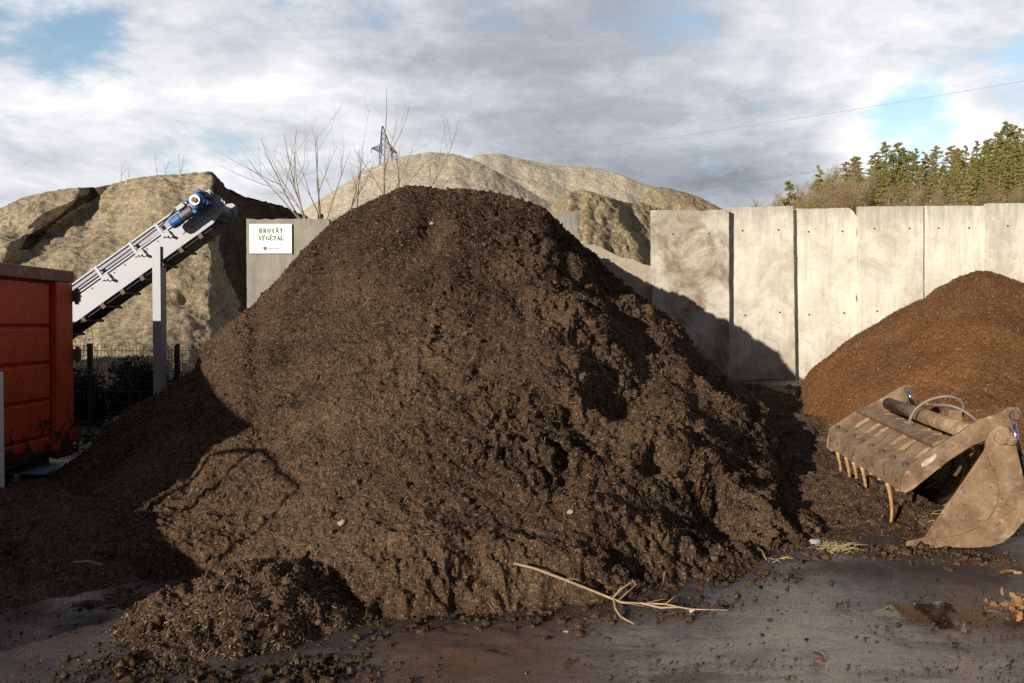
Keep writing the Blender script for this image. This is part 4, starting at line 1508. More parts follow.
for w0, w1, px, py in ((.03, .10, 1013, 415), (WB - .10, WB - .03, 907, 389.5)):
    u, z = buz(px, py, .06 if w0 < 1 else WB - .06)
    mb = MB()
    mb.rod(bl(u, z, w0 - .02), bl(u, z, w1 + .02), .035, 16)
    mb.build('arm_pin', M['rust_dark'], bk_, bevel=.004)

# tine bar: bent plate from arm to arm; profile from the near end, carried along the width
u0, z0 = buz(901, 492, .09)
u1, z1 = buz(902.5, 474, .09)
fu0, fz0 = buz(826, 447, WB - .09)
fu1, fz1 = buz(828.5, 429, WB - .09)
print('bar near', u0, z0, u1, z1, 'far', fu0, fz0, fu1, fz1)
ub, zb_, ut, zt = (u0 + fu0) / 2, (z0 + fz0) / 2, (u1 + fu1) / 2, (z1 + fz1) / 2
def bar_prof(ua_, za_, uc, zc):
    return [(ua_, za_), (ua_ + .028, za_), (uc + .035, zc - .025), (uc + .21, zc + .05), (uc + .205, zc + .08), (uc - .002, zc + .002)]


def loft(name, pa, pb, w0, w1, mat, bevel):
    mb = MB()
    A_ = [mb.bm.verts.new(bl(u, z, w0)) for u, z in pa]
    B_ = [mb.bm.verts.new(bl(u, z, w1)) for u, z in pb]
    mb.bm.faces.new(A_[::-1])
    mb.bm.faces.new(B_)
    for i in range(len(A_)):
        j = (i + 1) % len(A_)
        mb.bm.faces.new((A_[i], A_[j], B_[j], B_[i]))
    return mb.build(name, mat, bk_, bevel=bevel)


fu0, fz0, fu1, fz1 = fu0 + .02, fz0, fu1 + .01, fz1 - .02
loft('tine_bar', bar_prof(u0, z0, u1, z1), bar_prof(fu0, fz0, fu1, fz1), .09, WB - .09, M['rust_lit'], .005)
BAR = lambda w: (u0 + (fu0 - u0) * (w - .09) / (WB - .18), z0 + (fz0 - z0) * (w - .09) / (WB - .18), u1 + (fu1 - u1) * (w - .09) / (WB - .18), z1 + (fz1 - z1) * (w - .09) / (WB - .18))
# cross tube and flat cross bar
ua, za = buz(973, 430, .09)
ub2, zb2 = buz(893, 408, WB - .09)
print('tube', ua, za, ub2, zb2)
tu, tz = (ua + ub2) / 2, (za + zb2) / 2
mb = MB()
mb.rod(bl(tu, tz, .088), bl(tu, tz, WB - .088), .062, 20)
mb.build('cross_tube', M['rust_lit'], bk_, smooth=True)
ua, za = buz(946, 441, .09)
ub2, zb2 = buz(857, 412, WB - .09)
print('flat', ua, za, ub2, zb2)
cu, cz = (ua + ub2) / 2, (za + zb2) / 2
bprism('cross_bar', [(cu - .045, cz - .03), (cu + .045, cz + .01), (cu + .035, cz + .04), (cu - .055, cz)], .088, WB - .088, M['rust'], bevel=.005)
# tine carriers: arched plates between bar and tube
for w, wd in ((.20, .10), (.42, .30), (.84, .16), (1.12, .46), (1.66, .18), (1.94, .34), (2.38, .16)):
    _, _, ut_, zt_2 = BAR(w + wd / 2)
    A, B_ = np.array([ut_ + .16, zt_2 + .045]), np.array([tu - .03, tz - .07])
    top, bot = [], []
    for t_ in np.linspace(0, 1, 10):
        q = A + (B_ - A) * t_ + np.array([-.10, .24]) * (t_ * (1 - t_)) * .75
        top.append(tuple(q))
        bot.append(tuple(q + np.array([.02, -.03])))
    bprism('tine_carrier', top + bot[::-1], w, w + wd, M['rust_lit'], bevel=.006)


def w_of_px(px):
    lo, hi = .05, WB
    for _ in range(40):
        m = (lo + hi) / 2
        q = BO + BU * (BAR(m)[0] + .02) + BW * m
        x = 512 + F * q[0] / q[1]
        lo, hi = (lo, m) if x < px else (m, hi)
    return (lo + hi) / 2


tl = [(836.5, 1), (845, 1), (852.5, 1), (861, 1), (886.5, 1), (831, 0), (870, 0), (878.5, 0), (896, 0)]
for px, full in tl:
    w = w_of_px(px)
    mb = MB()
    ub, zb_ = BAR(w)[0] + .022, BAR(w)[1]
    mb.rod(bl(ub + .018, zb_ - .032, w), bl(ub + .018, zb_ + .02, w), .019, 10)
    if not full:
        mb.build('tine_stub', M['tine'], bk_)
        continue
    tn = mb.build('tine_socket', M['tine_tip'], bk_)
    pts, rr = [], []
    L = zb_ + .02
    for t_ in np.linspace(0, 1, 9):
        pts.append(bl(ub + .018 + .05 * math.sin(t_ * 2.4) - .03 * t_, zb_ - .03 - L * t_, w))
        rr.append(.017 * (1 - .45 * t_))
    mb = MB()
    mb.tube(pts, rr, 10)
    mb.build('tine', M['tine'], bk_, smooth=True)
# bolts on the bar
for k in range(8):
    w = .2 + k * (WB - .4) / 7
    q_ = BAR(w)
    fz = .45 * q_[1] + .55 * q_[3]
    fu = .45 * q_[0] + .55 * q_[2]
    ut, zt = q_[2], q_[3]
    for a_, b_, r_ in ((bl(fu - .012, fz, w), bl(fu + .004, fz, w), .020), (bl(ut + .07, zt + .025, w + .06), bl(ut + .055, zt + .06, w + .06), .022)):
        mb = MB()
        mb.rod(a_, b_, r_, 6)
        mb.build('bolt', M['rust_dark'], bk_)
# hydraulics
for w, sx_, (pa, pb, pc) in ((.20, 0, ((1013, 423), (1019.5, 456), (1029, 515))), (WB - .2, 1, ((908, 391), (913, 405), (919, 430)))):
    A, B_, D = (bl(*buz(*q, w), w) for q in (pa, pb, pc))
    mb = MB()
    mb.rod(A, B_, .021, 14)
    mb.build('ram_rod', M['chrome'], bk_, smooth=True)
    mb = MB()
    mb.rod(B_, D, .038, 16)
    mb.rod(B_, B_.lerp(D, .06), .046, 16)
    mb.build('ram_barrel', M['black'], bk_)
hs = [[(910, 430), (911.5, 420), (918, 409), (930, 400), (945, 396), (957, 399), (963, 407), (963, 416), (956, 418)],
      [(926, 404), (938, 405.5), (950, 406), (960, 409), (970, 416), (978, 424)]]
for h in hs:
    mb = MB()
    P_ = [bl(*buz(*q, 1.25), 1.25 + .05 * math.sin(i)) for i, q in enumerate(h)]
    fine = []
    for i in range(len(P_) - 1):          # Catmull-Rom
        p0, p1, p2, p3 = P_[max(i - 1, 0)], P_[i], P_[i + 1], P_[min(i + 2, len(P_) - 1)]
        for t_ in np.linspace(0, 1, 6)[:-1]:
            fine.append(.5 * ((2 * p1) + (p2 - p0) * t_ + (2 * p0 - 5 * p1 + 4 * p2 - p3) * t_ ** 2 + (3 * p1 - p0 - 3 * p2 + p3) * t_ ** 3))
    mb.tube(fine, .013, 8)
    mb.build('hose', M['hose'], bk_, smooth=True)
u, z = buz(953, 415, 1.2)
bprism('valve_block', [(u - .06, z - .05), (u + .06, z - .06), (u + .06, z + .04), (u - .04, z + .05)], 1.15, 1.35, M['rust'], bevel=.012)

# compost the bucket lies in
o = dome('compost_heap', 3.15, 7.75, 1.0, 1.35, .15, .95, 1.0, 57, 5000, step=.016)
tag(o, 'flat spill of dark compost beneath the tines of the rusty bucket', 'compost heap')


# ================================================================== SMALL THINGS ON THE GROUND
def gp(px, py, dz=0.0):
    p = tow(px, py)
    return Vector((p[0], p[1], dz))


def zray(px, py, z):
    d = ray(px, py)
    t_ = (z - CAMZ) / d[2]
    return Vector(CAM + d * t_)


bpy.context.view_layer.update()
dg = bpy.context.evaluated_depsgraph_get()


def on_surface(px, py, up_=.014):
    hit, loc, nn, _, ob, _ = C.ray_cast(dg, Vector(CAM), Vector(ray(px, py)).normalized())
    return loc - Vector(ray(px, py)).normalized() * up_ * 1.5 + Vector((0, 0, up_))


_zray = zray
zray = lambda px, py, z: on_surface(px, py, .012 + z * .25)
lst = []
main = [(514, 573, .17), (535, 577, .13), (560, 585, .085), (585, 593, .05), (610, 602, .04), (622, 606, .04), (645, 607.5, .035), (668, 608.5, .03), (690, 612.5, .022), (727, 613, .018)]
lst.append(([zray(*q) for q in main], [.006, .0075, .008, .007, .0075, .006, .0055, .005, .0035, .002]))
lst.append(([zray(*q) for q in [(612, 603, .045), (620, 596, .09), (631, 591, .12), (636, 588, .13)]], [.006, .0055, .0045, .003]))
lst.append(([zray(*q) for q in [(618, 605, .04), (626, 600, .08), (634, 593, .10), (632, 588, .14)]], [.006, .0055, .0045, .0025]))
lst.append(([zray(*q) for q in [(614, 604, .04), (615, 613, .03), (620, 621, .02), (634, 627, .015)]], [.007, .006, .005, .003]))
lst.append(([zray(*q) for q in [(640, 607, .04), (660, 611, .02), (678, 610, .02), (700, 613, .02)]], [.007, .006, .005, .003]))
rb = random.Random(9)
for pts_, rr_ in lst:              # knots and kinks
    for p_ in pts_[1:-1]:
        p_ += Vector((rb.gauss(0, .008), rb.gauss(0, .008), abs(rb.gauss(0, .004))))
for i_ in (2, 4, 5, 6, 7):         # side twigs
    p_ = lst[0][0][i_]
    branchwork(lst, p_, (rb.gauss(.6, .5), rb.gauss(0, .5), rb.uniform(.1, .5)), rb.uniform(.06, .15), .0028, 0, rb, wob=.25)
V, Fc = tubes(lst, 7)
tag(link('broken_branch', np_mesh('broken_branch', V, Fc), M['stick'], None, True), 'pale forked dry branch lying at the foot of the huge heap', 'branch')


def pebble(name, px, py, size, mat, label, cat='stone', Y=None, flat=.7, group=None):
    p = gp(px, py) if Y is None else Vector(at(px, py, Y))
    r = np.random.default_rng(int(px * 7 + py))
    bm = bmesh.new()
    bmesh.ops.create_icosphere(bm, subdivisions=3, radius=size)
    for v in bm.verts:
        n_ = perlin(np.array([v.co[:]]), size * 1.1, px)[0]
        v.co *= 1 + .35 * n_
        v.co.z *= flat
    me = bpy.data.meshes.new(name)
    bm.to_mesh(me)
    bm.free()
    o = link(name, me, mat, None, True)
    o.location = p + Vector((0, 0, size * .35))
    o.rotation_euler = (r.uniform(-.3, .3), r.uniform(-.3, .3), r.uniform(0, 6))
    return tag(o, label, cat, group)


pebble('stone', 815, 545, .045, M['stone'], 'small grey stone on the wet ground left of the bucket, by the straw')
pebble('stone', 566, 634, .018, M['stone'], 'small dark stone on the wet ground below the branch\'s left half')
pebble('clod', 580, 637, .028, M['rust_dark'], 'small brown clod right of the stone below the branch', 'clod', flat=.5)
pebble('clod', 692, 612, .016, M['stone'], 'tiny grey pebble beside the thin end of the branch', 'pebble')


def leaf_pile(name, px, py, n, spread, size, mat, label, cat, seed, height=.1):
    r = np.random.default_rng(seed)
    c = np.array(gp(px, py))
    V, Fc = [], []
    for k in range(n):
        p = c + np.array([r.normal(0, spread), r.normal(0, spread * .7), .012 + abs(r.normal(0, height * .5))])
        ax = r.normal(size=3) * np.array([1, 1, .45 if n > 4 else .08])
        ax /= np.linalg.norm(ax)
        nn = np.cross(ax, r.normal(size=3) * (.6 if n > 4 else .1) + np.array([0, 0, .4]))
        nn /= np.linalg.norm(nn)
        up_ = np.cross(ax, nn)
        L = size * r.uniform(.6, 1.2)
        base = len(V)
        prof = [(-1, .05), (-.7, .28), (-.35, .18), (0, .42), (.3, .2), (.6, .26), (1, .03)]
        for t_, w in prof:
            bend = up_ * L * .35 * (t_ ** 2)
            V += [p + ax * L * t_ + nn * L * w + bend + up_ * L * w * .3, p + ax * L * t_ + bend, p + ax * L * t_ - nn * L * w + bend + up_ * L * w * .35]
        for i in range(len(prof) - 1):
            for j in (0, 1):
                Fc.append((base + i * 3 + j, base + i * 3 + j + 1, base + i * 3 + 3 + j + 1, base + i * 3 + 3 + j))
    V = np.array(V)
    V[:, 2] = np.maximum(V[:, 2], .004)
    o = link(name, np_mesh(name, V, np.array(Fc)), mat, None, True)
    return tag(o, label, cat)


leaf_pile('leaf_cluster', 1016, 616, 46, .075, .045, M['dry_leaf'], 'clump of curled dry brown leaves at the right edge, beside the puddle', 'leaves', 3, .10)
leaf_pile('leaf_cluster', 1010, 577, 7, .06, .05, M['dry_leaf'], 'few pale dry leaves lying below the bucket at the right edge', 'leaves', 4, .03)
leaf_pile('fallen_leaf', 1003, 586, 1, .0, .035, M['red_leaf'], 'single small reddish leaf below the pale leaves', 'leaf', 5, .01)
leaf_pile('fallen_leaf', 818, 662, 2, .01, .05, M['red_leaf'], 'reddish brown leaf lying on the grey silt in the foreground', 'leaf', 6, .02)
leaf_pile('fallen_leaf', 793, 578, 3, .03, .035, M['red_leaf'], 'reddish leaf scraps at the toe of the huge heap, left of the stone', 'leaf', 8, .02)


def tuft(px, py, n, L, mat, label, cat, seed, Y=None):
    r = np.random.default_rng(seed)
    c = np.array(gp(px, py)) if Y is None else at(px, py, Y)
    lst = []
    for k in range(n):
        a_ = r.uniform(0, 6.28)
        dv = Vector((math.cos(a_), math.sin(a_) * .7, r.uniform(.1, .7))).normalized()
        p = Vector(c) + Vector((r.normal(0, .05), r.normal(0, .04), .005))
        l_ = L * r.uniform(.4, 1)
        lst.append(([p, p + dv * l_ * .5 + Vector((0, 0, .01)), p + dv * l_ - Vector((0, 0, l_ * .18))], [.0025, .002, .001]))
    for pts, rr in lst:
        for q in pts:
            q.z = max(q.z, .004) if Y is None else q.z
    V, Fc = tubes(lst, 3)
    return tag(link('straw_tuft', np_mesh('straw_tuft', V, Fc), mat), label, cat)


tuft(834, 551, 70, .17, M['straw'], 'tuft of pale straw at the toe of the huge heap, right of the grey stone', 'straw', 12)
tuft(770, 563, 8, .16, M['straw'], 'few greenish straw blades at the toe of the huge heap', 'straw', 13)
tuft(925, 521, 16, .22, M['straw'], 'thin straw stalks inside the open bucket mouth', 'straw', 14)

# pale bits lying on the big heap: dropped on its real surface later by ray casting
drops = [(342, 523, .028, 'pale_stone', 'pale flat stone lying on the lower left face of the huge heap'),
         (286, 583, .03, 'chip_brown', 'brown lump bedded in the top of the small low heap'),
         (432, 224, .03, 'pale_stone', 'pale pebble just under the peak of the huge heap'),
         (570, 512, .02, 'pale_stone', 'small whitish pebble on the lower middle face of the huge heap')]
bpy.context.view_layer.update()
dg = bpy.context.evaluated_depsgraph_get()
for px, py, s_, m_, lab in drops:
    d_ = ray(px, py)
    hit, loc, nn, _, ob, _ = C.ray_cast(dg, Vector(CAM), Vector(d_).normalized())
    if hit:
        o = pebble('stone', px, py, s_, M[m_], lab)
        o.location = loc + nn * s_ * .2
d_ = ray(88, 567)
hit, loc, nn, _, ob, _ = C.ray_cast(dg, Vector(CAM), Vector(d_).normalized())
if hit:
    V, Fc = tubes([([loc + Vector((-.09, 0, .03)), loc + Vector((0, 0, .035)), loc + Vector((.10, -.02, .02))], [.006, .007, .005])], 6)
    tag(link('stick', np_mesh('stick', V, Fc), M['stick'], None, True), 'short pale stick on the shaded left foot of the huge heap', 'stick')


# ================================================================== HILL WITH FOREST
def hz(X, Y):
    """height of the wooded hillside"""
    X, Y = np.asarray(X, float), np.asarray(Y, float)
    rise = np.clip((Y - 118) / 80, 0, 1) ** 1.2 + .18 * sstep(198, 260, Y)
    up = np.interp(X * 200 / Y, [15, 30, 44, 55, 65, 80, 91, 115, 138, 185, 350], [0, 3, 9, 17, 22.5, 26.5, 28.5, 32, 37, 46, 52])
    return rise * up


xs = np.linspace(10, 520, 150)
ys = np.linspace(125, 420, 90)
X, Y = np.meshgrid(xs, ys)
Z = hz(X, Y) + 1.2 * fbm(np.stack([X, Y, 0 * X], -1).reshape(-1, 3), 22, 3, 9).reshape(X.shape) - .8 * sstep(140, 126, Y) * 3
Z = np.where(Y > 330, Z - (Y - 330) * .25, Z)
tag(link('hill', np_mesh('hill', np.stack([X, Y, Z], -1).reshape(-1, 3), grid_faces(*X.shape)), M['hill'], None, True), None, None, kind='structure')


def pine_mesh(seed, H, cone):
    r = np.random.default_rng(seed)
    lst = [([Vector((0, 0, -.8)), Vector((r.normal(0, .1), r.normal(0, .1), H * .5)), Vector((r.normal(0, .2), r.normal(0, .2), H * .95))], [.30, .2, .05])]
    parts = []
    z = H * (.12 if cone else .26)
    k = 0
    while z < H * .98:
        t_ = max(0.0, (z - H * .2) / (H * .8))
        R = (H * .165 * (1 - t_) ** .9 + .40) if cone else H * .14 * math.sin(math.pi * min(1, .25 + .75 * t_)) ** .7 + .3
        n = r.integers(3, 6)
        a0 = r.uniform(0, 6.28)
        for j in range(n):
            if r.random() < .16:
                continue
            a_ = a0 + j * 6.28 / n + r.normal(0, .3)
            rr = R * r.uniform(.55, 1.15)
            tip = np.array([math.cos(a_) * rr, math.sin(a_) * rr, z + r.normal(0, .25) - (.12 * rr if cone else -.1 * rr)])
            lst.append(([Vector((0, 0, z - .15)), Vector(tip)], [.05, .02]))
            for q in (.55, 1.0):
                parts.append(leafy(22, tip * np.array([q, q, 1]), (.26 * R + .22, .26 * R + .22, .28), .24, int(seed * 1000 + k), up=.2))
                k += 1
        z += H * r.uniform(.045, .075)
    parts.append(leafy(20, (0, 0, H * .97), (.3, .3, .6), .3, seed + 77))
    V, Fc = tubes(lst, 5)
    A = np_mesh('trunk', V, Fc)
    V = np.concatenate(parts)
    B = np_mesh('crown', V, np.arange(len(V)).reshape(-1, 4))
    return A, B


def bare_mesh(seed, H, spread):
    r = random.Random(seed)
    trunk, lst = [], []
    branchwork(trunk, (0, 0, -.6), (r.gauss(0, .05), r.gauss(0, .05), 1), H * .9, .15, 0, r, wob=.04)
    tp = trunk[0][0]
    for k in range(26):
        t_ = r.uniform(.22, 1)
        i = min(3, int(t_ * 4))
        p = tp[i].lerp(tp[i + 1], t_ * 4 - i)
        branchwork(lst, p, (r.gauss(0, spread), r.gauss(0, spread), .9), H * r.uniform(.16, .30) * (1.15 - .5 * t_), .032, 2, r, spread=.55, wob=.14, kids=(4, 6))
    V, Fc = tubes(trunk, 5)
    A = np_mesh('trunk', V, Fc)
    V, Fc = tubes([(p[::2] if len(p) > 4 else p, [max(x, .010) for x in (q[::2] if len(p) > 4 else q)]) for p, q in lst], 3)
    B = np_mesh('crown', V, Fc)
    return A, B


pines = [pine_mesh(i + 1, (15, 17, 14, 16, 12)[i], (False, True, False, True, True)[i]) for i in range(5)]
bares = [bare_mesh(30 + i, (11, 12.5, 9, 10, 12)[i], (.55, .4, .7, .6, .45)[i]) for i in range(5)]
bush = [bare_mesh(50 + i, (4.5, 5.5)[i], 1.0) for i in range(2)]


def tree(kind, i, X, Y, sc, label, group, z=None):
    A, B = {'p': pines, 'b': bares, 'u': bush}[kind][i]
    nm = {'p': 'pine_tree', 'b': 'bare_tree', 'u': 'bare_bush'}[kind]
    t_ = empty(nm, (X, Y, float(hz(X, Y)) if z is None else z), label, {'p': 'pine tree', 'b': 'bare tree', 'u': 'bush'}[kind], group)
    t_.rotation_euler = (0, 0, random.uniform(0, 6.28))
    t_.scale = (sc, sc, sc * random.uniform(.92, 1.1))
    for nm, me, m in (('trunk', A, M['pine_trunk'] if kind == 'p' else M['bark']), ('crown', B, None)):
        c = bpy.data.objects.new(nm, me)
        if not me.materials:
            if nm == 'trunk':
                me.materials.append(m)
            else:
                me.materials.append({'p': M['needles'] if i != 2 else M['needles_olive'], 'b': M['bare_crown'] if i % 2 else M['bare_crown_grey'], 'u': M['bare_crown']}[kind])
        COL.objects.link(c)
        c.parent = t_
    return t_


def tree_at(kind, i, px, ytop, Y, label, group):
    """tree whose tip is seen at a pixel, at depth Y: its height follows from the hillside there"""
    p = at(px, ytop, Y)
    H0 = {'p': (15, 17, 14, 16, 12), 'b': (11, 12.5, 9, 10, 12), 'u': (4.5, 5.5)}[kind][i]
    h = float(p[2]) - float(hz(p[0], Y))
    return tree(kind, i, float(p[0]), Y, max(.35, h / H0), label, group)


GP, GB, GU = 'pines on the wooded hillside', 'bare trees on the wooded hillside', 'bare bushes along the foot of the hillside wood'
tree_at('p', 4, 789, 182, 176, 'small lone dark pine at the far left end of the hillside wood', None)
tree_at('p', 3, 819, 171, 184, 'narrow pine second from the left end of the hillside wood', None)
pine_tops = [(874, 151, 205, 2), (886, 147, 205, 0), (897, 149, 208, 2), (908, 146, 210, 0), (916, 148, 200, 1), (926, 152, 205, 3), (936, 147, 206, 0), (950, 143, 212, 2), (957, 149, 200, 3), (966, 144, 206, 1),
             (978, 138, 206, 1), (990, 136, 216, 0), (999, 130, 220, 2), (1006, 126, 216, 0), (1014, 124, 215, 2), (1020, 123, 220, 1), (884, 164, 190, 0), (903, 162, 190, 3), (921, 166, 186, 1), (943, 162, 188, 0), (960, 164, 186, 1), (974, 158, 190, 3),
             (987, 154, 190, 1), (1001, 152, 192, 0), (1016, 146, 192, 1), (1030, 130, 205, 0), (1042, 124, 215, 2), (1056, 118, 215, 1), (1072, 112, 220, 0), (1088, 108, 222, 3), (1106, 104, 222, 1), (857, 160, 200, 2), (845, 165, 196, 2)]
for k in range(125):
    px = 1115 - 270 * random.random() ** 1.1
    lo_ = random.random()
    pine_tops.append((px, np.interp(px, [845, 900, 950, 1000, 1060, 1110], [160, 150, 147, 134, 119, 106]) + lo_ * 40, 216 - 44 * lo_, random.randrange(5)))
for px, yt, Y, i in pine_tops:
    tree_at('p', i, px + random.uniform(-1, 1), yt, Y, 'green pine among the dense pines on the right hillside', GP)
top_x = [745, 790, 815, 845, 880, 920, 960, 1000, 1030, 1110, 1180]
top_y = [203, 187, 172, 163, 163, 168, 170, 166, 158, 142, 130]
for k in range(230):
    px = 752 + 378 * random.random() ** 1.25
    row = random.random()
    Y = 160 + row * 55
    yt = np.interp(px, top_x, top_y) + (1 - row) * 22 + random.uniform(-4, 7)
    if yt < 204:
        tree_at('b', random.randrange(5), px, yt, Y, 'bare brownish tree among many on the right hillside', GB)
for k in range(70):
    px = random.uniform(735, 1120)
    Y = random.uniform(140, 165)
    p = at(px, 205, Y)
    tree('u', k % 2, float(p[0]), Y, random.uniform(.9, 1.6) * np.interp(px, [735, 800, 1000], [.6, .9, 1.6]), 'low bare bush along the foot of the right hillside wood', GU)


# ================================================================== PYLON AND WIRES
PY = 150
pt = at(382.5, 126, PY)
pyl = empty('power_pylon', (float(pt[0]) + .6, PY, 0), 'dark lattice power pylon standing beyond the gravel mounds', 'pylon')
H = float(pt[2])
bx = float(pt[0])


def lattice(name, A, B_, wa, wb, n, rad, lean=0):
    mb = MB()
    A, B_ = Vector(A), Vector(B_)
    cs = [(-1, -1), (1, -1), (1, 1), (-1, 1)]
    ring = lambda t_: [A.lerp(B_, t_) + Vector((c[0], c[1], 0)) * ((wa + (wb - wa) * t_) / 2) for c in cs]
    for k in range(n):
        r0, r1 = ring(k / n), ring((k + 1) / n)
        for j in range(4):
            mb.tube([r0[j], r1[j]], rad, 4)
            mb.tube([r0[j], r1[(j + 1) % 4]], rad * .6, 4)
            mb.tube([r0[(j + 1) % 4], r1[j]], rad * .6, 4)
            mb.tube([r1[j], r1[(j + 1) % 4]], rad * .6, 4)
    return mb.build(name, M['steel_lattice'], pyl)


arm_z = float(at(385, 150, PY)[2])
lattice('tower_body', (bx + 1.2, PY, 0), (bx + .6, PY, arm_z), 4.6, 2.0, 9, .05)
lattice('tower_head', (bx + .6, PY, arm_z + .02), (bx, PY, H), 1.9, .15, 4, .055)
for s_, px in ((-1, 371.5), (1, 397)):
    mb = MB()
    tip = Vector((float(at(px, 148, PY)[0]), PY, arm_z + (.3 if s_ < 0 else -.45)))
    c0 = Vector((bx + .6, PY, arm_z))
    for dy in (-.9, .9):
        for dz in (-.35, .8):
            mb.tube([c0 + Vector((s_ * .8, dy, dz)), tip], .06, 4)
        for q in (.2, .4, .6, .8):
            a_ = (c0 + Vector((s_ * .8, dy, -.35))).lerp(tip, q)
            b_ = (c0 + Vector((s_ * .8, dy, .8))).lerp(tip, q - .15)
            mb.tube([a_, b_], .045, 4)
    mb.build('cross_arm', M['steel_lattice'], pyl)
    mb = MB()
    for k in range(5):
        mb.tube([tip - Vector((0, 0, .12 + k * .16)), tip - Vector((0, 0, .20 + k * .16))], .11, 8)
    mb.build('insulator', M['steel_lattice'], pyl)


def wire(name, pts, rad, label):
    mb = MB()
    mb.tube(pts, rad, 5)
    return tag(mb.build(name, M['wire'], None, smooth=True), label, 'power line', 'power lines crossing the sky')


def span(a_, b_, sag, n=40):
    a_, b_ = Vector(a_), Vector(b_)
    return [a_.lerp(b_, t_) - Vector((0, 0, sag * 4 * t_ * (1 - t_))) for t_ in np.linspace(0, 1, n)]


wire('power_line', span(at(397, 171, 150), at(1120, 64, 95), 1.0), .022, 'upper power line crossing the clouds from the pylon to the right edge')
wire('power_line', span(at(600, 204, 150), at(1180, 108, 150), .6), .025, 'lower power line running into the hillside wood')


# ================================================================== SKY, SUN, CAMERA
w = bpy.data.worlds.new('World')
C.world = w
w.use_nodes = True
nt = w.node_tree
nt.nodes.clear()


def wn(typ, **kw):
    nd = nt.nodes.new(typ)
    for k, v in kw.items():
        if k in nd.inputs.keys():
            nd.inputs[k].default_value = v
        else:
            setattr(nd, k, v)
    return nd


L = nt.links.new
el = math.asin(-SUN.z)
az = math.atan2(-SUN.x, -SUN.y)
sky = wn('ShaderNodeTexSky', sky_type='NISHITA', sun_disc=False, sun_elevation=el, sun_rotation=az % (2 * math.pi), altitude=200, air_density=1.2, dust_density=.4, ozone_density=2.0)
bg1 = wn('ShaderNodeBackground', Strength=.15)
L(sky.outputs[0], bg1.inputs['Color'])
tc = wn('ShaderNodeTexCoord')
sep = wn('ShaderNodeSeparateXYZ')
L(tc.outputs['Generated'], sep.inputs[0])


def math_(op, a, b=None, c=None):
    nd = wn('ShaderNodeMath', operation=op)
    for i, v in enumerate((a, b, c)):
        if v is None:
            continue
        if hasattr(v, 'links'):
            L(v, nd.inputs[i])
        else:
            nd.inputs[i].default_value = v
    return nd.outputs[0]


zz = math_('ADD', math_('MAXIMUM', sep.outputs[2], 0.0), .20)       # flatten the cloud deck towards the horizon
cmb = wn('ShaderNodeCombineXYZ')
L(math_('DIVIDE', sep.outputs[0], zz), cmb.inputs[0])
L(math_('DIVIDE', sep.outputs[1], zz), cmb.inputs[1])
off = wn('ShaderNodeMapping')
off.inputs['Location'].default_value = (3.3, 1.7, .4)
L(cmb.outputs[0], off.inputs['Vector'])


def nz(scale, det, rough, dist=0.0, loc=None):
    nd = wn('ShaderNodeTexNoise', Scale=scale, Detail=det, Roughness=rough, Distortion=dist)
    src = off.outputs[0]
    if loc:
        m2 = wn('ShaderNodeMapping')
        m2.inputs['Location'].default_value = loc
        L(src, m2.inputs['Vector'])
        src = m2.outputs[0]
    L(src, nd.inputs['Vector'])
    return nd.outputs['Fac']


def mr(v, a, b, c, d, smooth=True):
    nd = wn('ShaderNodeMapRange', interpolation_type='SMOOTHSTEP' if smooth else 'LINEAR')
    L(v, nd.inputs[0])
    for k, x in enumerate((a, b, c, d)):
        nd.inputs[k + 1].default_value = x
    return nd.outputs[0]


def lobe(px, py, inner, outer):
    """1 near a compass direction of the sky, falling to 0"""
    d = Vector(ray(px, py)).normalized()
    nd = wn('ShaderNodeVectorMath', operation='DOT_PRODUCT')
    L(tc.outputs['Generated'], nd.inputs[0])
    nd.inputs[1].default_value = d
    return mr(nd.outputs['Value'], math.cos(math.radians(outer)), math.cos(math.radians(inner)), 0, 1)


cover = nz(1.25, 10, .66, .1)
detail = nz(3.4, 10, .63, .15, (5, 2, 1))
shade = nz(.85, 7, .58, .3, (1.3, 7.1, 2))
# breaks in the deck
hole = math_('ADD', lobe(912, 128, .2, 3.6), math_('MULTIPLY', lobe(10, 50, 0, 7.5), .52))
hole = math_('ADD', hole, math_('MULTIPLY', lobe(90, 60, 0, 4), .45))
hole = math_('ADD', hole, math_('MULTIPLY', lobe(740, 5, 0, 4.5), .25))
hole = math_('ADD', hole, math_('MULTIPLY', lobe(1040, 80, 0, 4), .7))
hole = math_('ADD', hole, math_('MULTIPLY', lobe(210, 170, 0, 5), .35))
hole = math_('ADD', hole, math_('MULTIPLY', lobe(300, 2, 0, 3.5), .35))
dens = math_('SUBTRACT', math_('ADD', math_('MULTIPLY', cover, .9), math_('SUBTRACT', math_('MULTIPLY', detail, 1.25), .25)), math_('MULTIPLY', hole, .33))
mask = mr(dens, .38, .76, .05, 1)
bright = math_('ADD', math_('MULTIPLY', shade, .75), math_('SUBTRACT', math_('MULTIPLY', detail, .60), .085))
bright = math_('ADD', bright, math_('MULTIPLY', lobe(170, 85, 1, 14), .10))
bright = math_('ADD', bright, math_('MULTIPLY', lobe(400, 20, 1, 12), .08))
bright = math_('ADD', bright, math_('MULTIPLY', lobe(905, 165, 1, 6), .22))
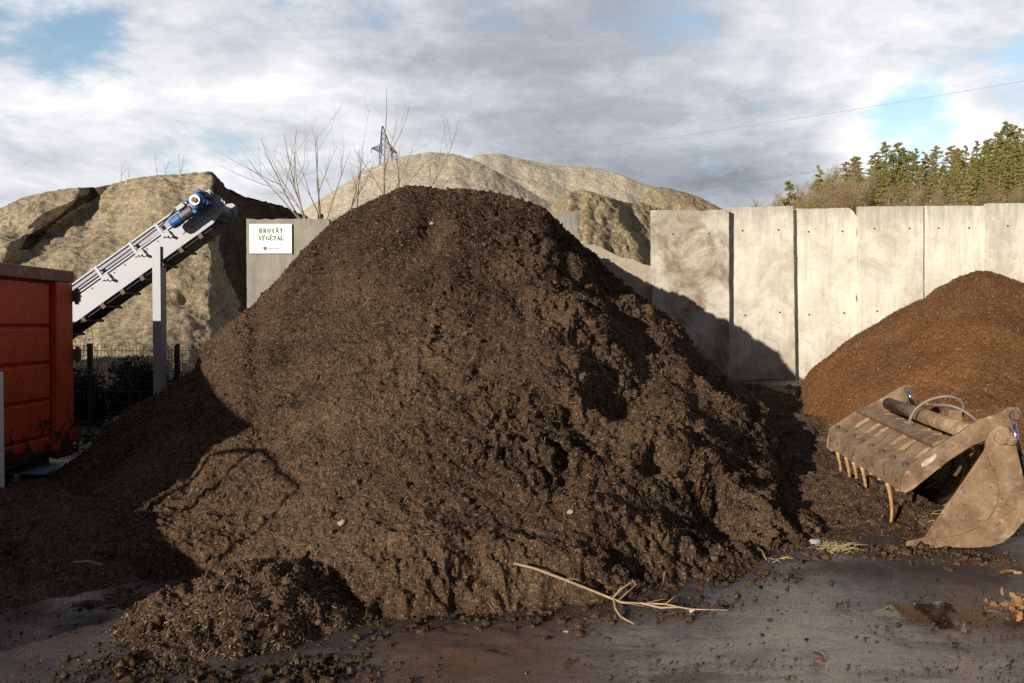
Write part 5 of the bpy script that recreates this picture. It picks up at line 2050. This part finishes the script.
bright = math_('ADD', bright, math_('MULTIPLY', lobe(890, 60, 1, 11), .06))
bright = math_('SUBTRACT', bright, math_('MULTIPLY', lobe(640, 120, 4, 18), .12))
rmp = wn('ShaderNodeValToRGB')
e_ = rmp.color_ramp.elements
for _ in range(2):
    e_.new(.5)
for x, (p, c) in zip(e_, [(.18, (.10, .11, .135)), (.48, (.37, .39, .435)), (.62, (.58, .595, .63)), (.79, (.86, .86, .865))]):
    x.position = p
    x.color = rgb(c)
bright = math_('SUBTRACT', bright, mr(sep.outputs[2], .42, .80, 0, .40))     # unseen overhead sky darkened to cut the fill light
bright = math_('SUBTRACT', bright, mr(sep.outputs[1], .25, -.4, 0, .36))  # unseen sky behind the camera darkened to deepen shade
L(bright, rmp.inputs['Fac'])
bg2 = wn('ShaderNodeBackground', Strength=1.0)
L(rmp.outputs['Color'], bg2.inputs['Color'])
mx = wn('ShaderNodeMixShader')
L(mask, mx.inputs[0])
L(bg1.outputs[0], mx.inputs[1])
L(bg2.outputs[0], mx.inputs[2])
wo = wn('ShaderNodeOutputWorld')
L(mx.outputs[0], wo.inputs['Surface'])

sl = bpy.data.lights.new('sun', 'SUN')
sl.energy = 5.0
sl.angle = math.radians(.53)
sl.color = (1.0, .91, .77)
so = bpy.data.objects.new('sun', sl)
so.rotation_euler = SUN.to_track_quat('-Z', 'Y').to_euler()
so.location = (-20, -40, 20)
COL.objects.link(so)

cd = bpy.data.cameras.new('camera')
cd.sensor_width = 36
cd.lens = 36 * F / 1024
cd.clip_start = .05
cd.clip_end = 3000
co = bpy.data.objects.new('camera', cd)
co.location = (0, 0, CAMZ)
co.rotation_euler = (math.pi / 2 + TILT, 0, 0)
COL.objects.link(co)
C.camera = co
C.view_settings.view_transform = 'Standard'
C.view_settings.look = 'None'
C.view_settings.exposure = 0.36
C.view_settings.gamma = 1.0
C.view_settings.use_curve_mapping = False
C.render.engine = 'CYCLES'
C.cycles.use_denoising = False
C.cycles.max_bounces = 5
C.cycles.diffuse_bounces = 3
